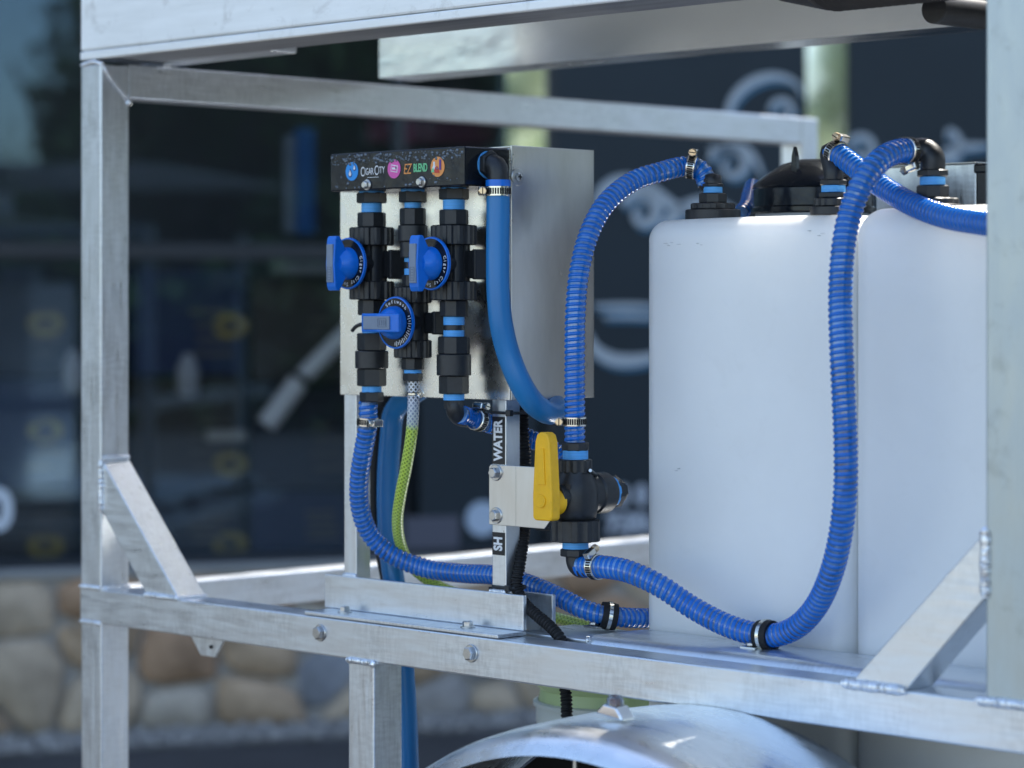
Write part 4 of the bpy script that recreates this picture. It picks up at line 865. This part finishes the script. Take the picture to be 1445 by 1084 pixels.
obj('tie_band', lathe(NB(), [(.0137, -.003), (.0145, -.002), (.0145, .002), (.0137, .003)], V((x1, Bc, onb(525, 458, Bc).z)), ZV, 28), BLACK, tie)

# ------------------------------------------------------------ plain hoses
def plain(name, label, ctrl, r, m, seg=20, uv=None, step=.006, cat='hose'):
    P = spline(ctrl, step); o = obj(name, tube(NB(), P, r, seg, uvname=uv), m, angle=80); o['label'] = label; o['category'] = cat; return P
bh = -.012
ps = plain('soft_hose', 'thick plain blue hose dropping from the manifold elbow and looping under the panel side', [onb(703, 254, Bc), onb(703, 300, Bc), onb(702.5, 350, Bc), onb(703, 410, Bc), onb(707, 455, Bc+.004), onb(717, 498, Bc+.014), onb(734, 540, .036), onb(752, 568, .055), onb(772, 582, .083), onb(784, 580, .112), V((pA1-.02, .15, pz0-.004)), V((pA1-.06, .165, pz0+.03)), V((pA1-.14, .15, pz0+.055)), V((pA0+.13, .13, pz0+.055)), V((pA0+.10, .125, pz0+.02)), onb(557, 580, .125), onb(551, 620, .125), onb(547, 680, .125), onb(548, 740, .125), onb(553, 800, .125), onb(562, 860, .125), onb(568, 930, .125), onb(573, 1010, .125), onb(577, 1120, .125)], .0150, BLUESOFT)
P_ = [onb(703, 254, Bc), onb(703, 263, Bc)]; cf = obj('hose_cuff', tube(NB(), P_, .0158, 28), BLUE); cf['label'] = 'bright blue cuff at the top of the thick blue hose'; cf['category'] = 'cuff'
clamp('steel clamp with brass screw at the top of the thick plain blue hose', onb(703, 270, Bc), ZV, .0152, V((-.62, -.75, 0)), 1, BRASS, .013)
plain('braided_hose', 'braided hose turning from clear to yellow green below the middle valve', [onb(583.5, 534, Bc), onb(583.5, 570, Bc), onb(581, 610, Bc+.004), onb(574, 655, Bc+.015), onb(565, 700, Bc+.03), onb(561, 735, .06), onb(566, 770, .09), onb(582, 800, .12), onb(620, 828, .16), onb(690, 850, .18), onb(760, 866, .20), onb(800, 876, .20), onb(850, 890, .20), onb(900, 905, .20)], .0079, BRAID, uv='UVMap', step=.004)
wc = thing('wire_clamp', 'small wire spring clamp on the braided hose under the middle valve', 'hose clamp', tuple(onb(584, 555, Bc)))
obj('wire_band', lathe(NB(), [(.0084, -.0022), (.0094, -.0012), (.0094, .0012), (.0084, .0022)], onb(583.5, 556, Bc), ZV, 24, cap=False), CLAMP, wc)
obj('wire_ear', tube(NB(), spline([onb(589, 553, Bc-.006), onb(595, 550, Bc-.008), onb(598, 556, Bc-.008), onb(594, 561, Bc-.008), onb(589, 558, Bc-.006)], .001), .0009, 6), CLAMP, wc)
plain('black_hose', 'black hose hanging behind the left slim upright', [V((pA0+.055, .16, pz0+.04)), onb(536, 575, .135), onb(532, 620, .135), onb(529, 680, .135), onb(530, 740, .135), onb(540, 790, .135), onb(553, 860, .15), onb(560, 950, .15), onb(566, 1120, .15)], .0085, RUBBER)
# corrugated conduit
def conduit(label, ctrl, r):
    P = spline(ctrl, .00125); o = obj('corrugated_conduit', tube(NB(), P, lambda l, tt: r*(1.0 if (l/.0046) % 1 < .55 else .80), 16), RUBBER, angle=25); o['label'] = label; o['category'] = 'cable conduit'; return o
conduit('black corrugated conduit running down beside the labelled upright and over the rail', [V((pA1-.02, .11, pz0+.05)), onb(738, 585, .108), onb(741, 640, .103), onb(742, 700, .098), onb(740, 750, .088), onb(733, 800, .070), onb(729, 828, .062), onb(739, 850, .060), onb(757, 868, .058), onb(778, 886, .0585), V((onb(793, 900, .0585).x, .0585, ZR-.004)), V((onb(796, 960, .0585).x, .0585, .83)), onb(799, 985, .06), onb(800, 1035, .06)], .0078)
def zip_tie(label, c, rx, ry, z):
    t = thing('zip_tie', label, 'cable tie', tuple(c)); e = NB(); rings = []
    for i in range(28):
        a = 6.2832*i/28; d = V((math.copysign(abs(math.cos(a))**.5, math.cos(a))*rx, math.copysign(abs(math.sin(a))**.5, math.sin(a))*ry, 0)); rings.append([e.verts.new(c+d*s+ZV*h) for s, h in ((1, -z), (1.03, 0), (1, z), (.96, 0))])
    for i in range(28):
        for k in range(4): e.faces.new((rings[i][k], rings[i][(k+1) % 4], rings[(i+1) % 28][(k+1) % 4], rings[(i+1) % 28][k]))
    obj('tie_band', e, BLACK, t); obj('tie_head', BX(c.x+rx*.5, c.x+rx*.5+.008, c.y-ry-.004, c.y-ry+.003, c.z-.004, c.z+.004, .001), BLACK, t); return t
zip_tie('black cable tie round the labelled upright just above the WATER label', V((aP2+s25/2+.008, BP_+.02, onb(700, 582, BP_).z)), .026, .026, .0018)
zip_tie('black cable tie round the labelled upright at its foot', V((aP2+s25/2+.006, BP_+.012, onb(700, 828, BP_).z)), .021, .0155, .0022)

# ------------------------------------------------------------ MOUNTING PLATE AND YELLOW HANDLED VALVE
plb = BP_-.0040; aQ0 = onb(690, 700, plb).x; aQ1 = onb(784, 700, plb).x; qz1 = onb(700, 656, plb).z; qz0 = onb(700, 741, plb).z
mp_ = thing('mounting_plate', 'stainless mounting plate bolted across the labelled upright beside the yellow handle', 'plate', ((aQ0+aQ1)/2, plb, qz0))
pl_ = obj('plate', prism([(aQ0, qz0), (aQ1-.02, qz0), (aQ1, qz0+.02), (aQ1, qz1), (aQ0+.003, qz1), (aQ0, qz1-.003)], 'xz', plb, plb+.0035, .0007), STEELB, mp_)
obj('fold_line', BX(onb(728, 700, plb).x-.0003, onb(728, 700, plb).x+.0003, plb-.0004, plb+.0001, qz0+.001, qz1-.001), BOLT, pl_)
obj('rear_lip', BX(aQ1-.04, aQ1-.002, plb+.004, plb+.030, qz0-.003, qz0-.0006, .0005), RUBBER, mp_)
for px, py in ((700, 667), (700.5, 727.5)): bolt(pl_, V((onb(px, py, plb).x, plb, onb(px, py, plb).z)), NYB, .0074, .006, .0105)
bv = .07; pv = onb(812, 700, bv); xv = pv.x; mv = mpp(pv); zv = lambda y: onb(812, y, bv).z
bval = thing('ball_valve', 'black three way ball valve with a tall yellow handle', 'valve', (xv, bv, zv(785)))
def seg(name, y0, y1, w, kind, m=BLACK):
    o_ = V((xv, bv, zv(y1))); h = zv(y0)-zv(y1); r = w/2*mv
    bmx = {'c': lambda: cyl(o_, ZV, r, h, 40), 'h': lambda: nut(o_, ZV, r*1.04, h, 8, .2), 'r': lambda: ribbed(o_, ZV, r, h, 10)}[kind](); return obj(name, bmx, m, bval, angle=32)
seg('nut', 624, 636, 38, 'h'); seg('thread_tape', 635, 649, 36, 'c', TAPE); seg('top_socket', 648, 667, 49, 'r')
obj('valve_body', lathe(NB(), [(.020, 0), (.026, .005), (.0285, .018), (.0285, .040), (.025, .052), (.0205, .060), (.019, .074)], V((xv, bv, zv(736))), ZV, 44), BLACK, bval, angle=40)
seg('union_collar', 733, 764, 71, 'r'); seg('thread_tape', 763, 776, 37, 'c', TAPE); seg('nut', 774, 785, 42, 'h')
obj('bottom_elbow', tube(NB(), spline([V((xv, bv, zv(783))), V((xv+.001, bv, zv(793))), onb(818, 801, bv), onb(835, 800, bv)], .003), .0125, 20), BLACK, bval, angle=70)
zp = zv(698)
obj('side_socket', lathe(NB(), [(.024, .015), (.024, .030), (.0262, .032), (.0262, .052), (.024, .056)], V((xv, bv, zp)), YB, 36), BLACK, bval, angle=40)
obj('thread_tape', lathe(NB(), [(.0205, .055), (.0205, .064)], V((xv, bv, zp)), YB, 36), TAPE, bval)
obj('side_plug', lathe(NB(), [(.0215, .063), (.0215, .072), (.014, .074), (.0135, .084), (.008, .086)], V((xv, bv, zp)), YB, 8, .2), BLACK, bval, angle=30)
for sx_ in (-1, 1):
    pass
# embossed roundels on the body
for dx, dz in ((.012, .012), (.012, -.008)):
    q = V((xv+dx, bv-.0258, zp+dz)); obj('moulded_roundel', lathe(NB(), [(.0035, 0), (.0038, .0012), (.0024, .0012), (.0022, .0004)], q, V((.42, -.9, 0)), 16), BLACK, bval)
obj('valve_stem', cyl(V((xv, bv-.022, zp-.002)), NYB, .016, .014, 28), BLACK, bval)
hy = bv-.046; xh = xv
hub = obj('handle_hub', lathe(NB(), [(.0165, 0), (.0162, .008), (.013, .014)], V((xh, hy+.014, zv(706))), NYB, 36), YEL, bval, angle=45)
m2 = mpp(V((xh, hy, zp))); zt, zb_ = onb(768, 610, hy-.010).z, onb(768, 735, hy-.010).z; n_ = 10
hw0, hw1 = .0165, .0125
outl = [(xh-hw0, zb_+.003), (xh-hw0+.004, zb_), (xh+hw0-.004, zb_), (xh+hw0, zb_+.003), (xh+hw0*1.02, zb_+.03), (xh+hw1, zt-.012), (xh+hw1*.75, zt-.003), (xh+hw1*.3, zt), (xh-hw1*.3, zt), (xh-hw1*.75, zt-.003), (xh-hw1, zt-.012), (xh-hw0*1.02, zb_+.03)]
hd = obj('handle', prism(outl, 'xz', hy-.014, hy+.002, .0022, 3), YEL, bval, angle=35)
obj('handle_boss', cyl(V((xh-.002, hy-.0135, zv(704))), NYB, .0085, .0022, 28, .0006), YEL, hd)
obj('handle_groove', prism([(xh-.006, zb_+.045), (xh+.006, zb_+.045), (xh+.0035, zt-.02), (xh-.0035, zt-.02)], 'xz', hy-.0153, hy-.0138, .0005), YEL, hd)
wr = obj('security_wire', tube(NB(), spline([onb(833, 664, bv), onb(838, 668, .09), onb(846, 674, .11), onb(858, 680, .125)], .002), .0022, 8), BOLT, bval)
# P clamps
def pclamp(label, P, c, r):
    ax = tan(P, c); t = thing('p_clamp', label, 'clamp', tuple(c), 'rubber lined hose clamps')
    obj('rubber_ring', lathe(NB(), [(r, -.010), (r+.0035, -.010), (r+.0042, -.004), (r+.0042, .004), (r+.0035, .010), (r, .010)], c, ax, 36, cap=False), RUBBER, t)
    obj('steel_strap', lathe(NB(), [(r+.0043, -.0026), (r+.0052, -.0024), (r+.0052, .0024), (r+.0043, .0026)], c, ax, 36, cap=False), CLAMP, t)
    f = V((c.x-.004, c.y, .8885)); obj('foot', BX(f.x-.020, f.x+.004, f.y-.022, f.y+.004, f.z, f.z+.003, .0008), CLAMP, t); obj('foot_bolt', nut(f+V((-.010, -.013, .003)), ZV, .006, .005), BOLT, t)
    return t
ix = h3[at(h3, onb(1083, 896, .13))]; pclamp('black rubber clamp holding the hose loop in front of the tanks', h3, ix, .0148)
ix = h1[at(h1, onb(857, 869, .148))]; pclamp('black rubber clamp holding the hose left of the tanks', h1, ix, .0135)

# ------------------------------------------------------------ bucket, box behind the tanks
bk = V((onb(838, 990, .30).x-.0, .33, 0)); bkz = .40
bu = thing('bucket', 'pale green and white plastic bucket behind the fender', 'bucket', (bk.x, bk.y, bkz)); bt = ona(800, 962, bk.x).z
rb = 0.098; tz = ZR-.094
obj('pail', lathe(NB(), [(rb*.86, bkz+.001), (rb*.95, tz-.09), (rb*1.0, tz-.062), (rb*1.02, tz-.058), (rb*1.02, tz-.035), (rb*.98, tz-.03)], V((bk.x, bk.y, 0)), ZV, 56), BUCKET, bu, angle=40)
ldd = obj('pail_lid', lathe(NB(), [(rb*.97, tz-.032), (rb*.99, tz-.03), (rb*.96, tz-.012), (rb*1.01, tz-.008), (rb*1.03, tz-.003), (rb*1.0, tz+.004), (rb*.9, tz+.005)], V((bk.x, bk.y, 0)), ZV, 56), BUCKG, bu, angle=30)
obj('pail_rim', lathe(NB(), [(rb*1.0, 0), (rb*1.06, .002), (rb*1.06, .007), (rb*1.0, .009)], V((bk.x, bk.y, tz-.036)), ZV, 56, cap=False), BUCKET, bu, angle=30)
obj('lid_rim', lathe(NB(), [(rb*1.0, 0), (rb*1.05, .003), (rb*1.05, .009), (rb*1.0, .012)], V((bk.x, bk.y, tz-.004)), ZV, 56, cap=False), BUCKET, ldd, angle=30)
sb0, sb1 = onb(1236, 250, .62).x, onb(1377, 250, .62).x; sbz = onb(1300, 234, .62).z
sbx = thing('silver_box', 'plain aluminium box standing behind the right tank fitting', 'box', ((sb0+sb1)/2, .7, ZK+.005))
obj('box_body', BX(sb0, sb1, .62, .78, ZK+.008, sbz, .0015), ALZ, sbx); obj('box_seam', BX(sb0-.002, sb1+.001, .618, .782, sbz+.0003, sbz+.002, .0005), STEELB, sbx)
k0, k1 = onb(1376, 250, .55).x, onb(1470, 250, .55).x; kz = onb(1380, 232, .55).z
bb_ = thing('black_case', 'black case standing between the silver box and the near post', 'case', ((k0+k1)/2, .6, ZK+.005))
obj('case_body', BX(k0, k1, .55, .61, ZK+.01, kz, .004, 3), BLACK, bb_); obj('case_lid', BX(k0-.002, k1+.002, .548, .612, kz-.012, kz+.001, .003), BLACKG, bb_)
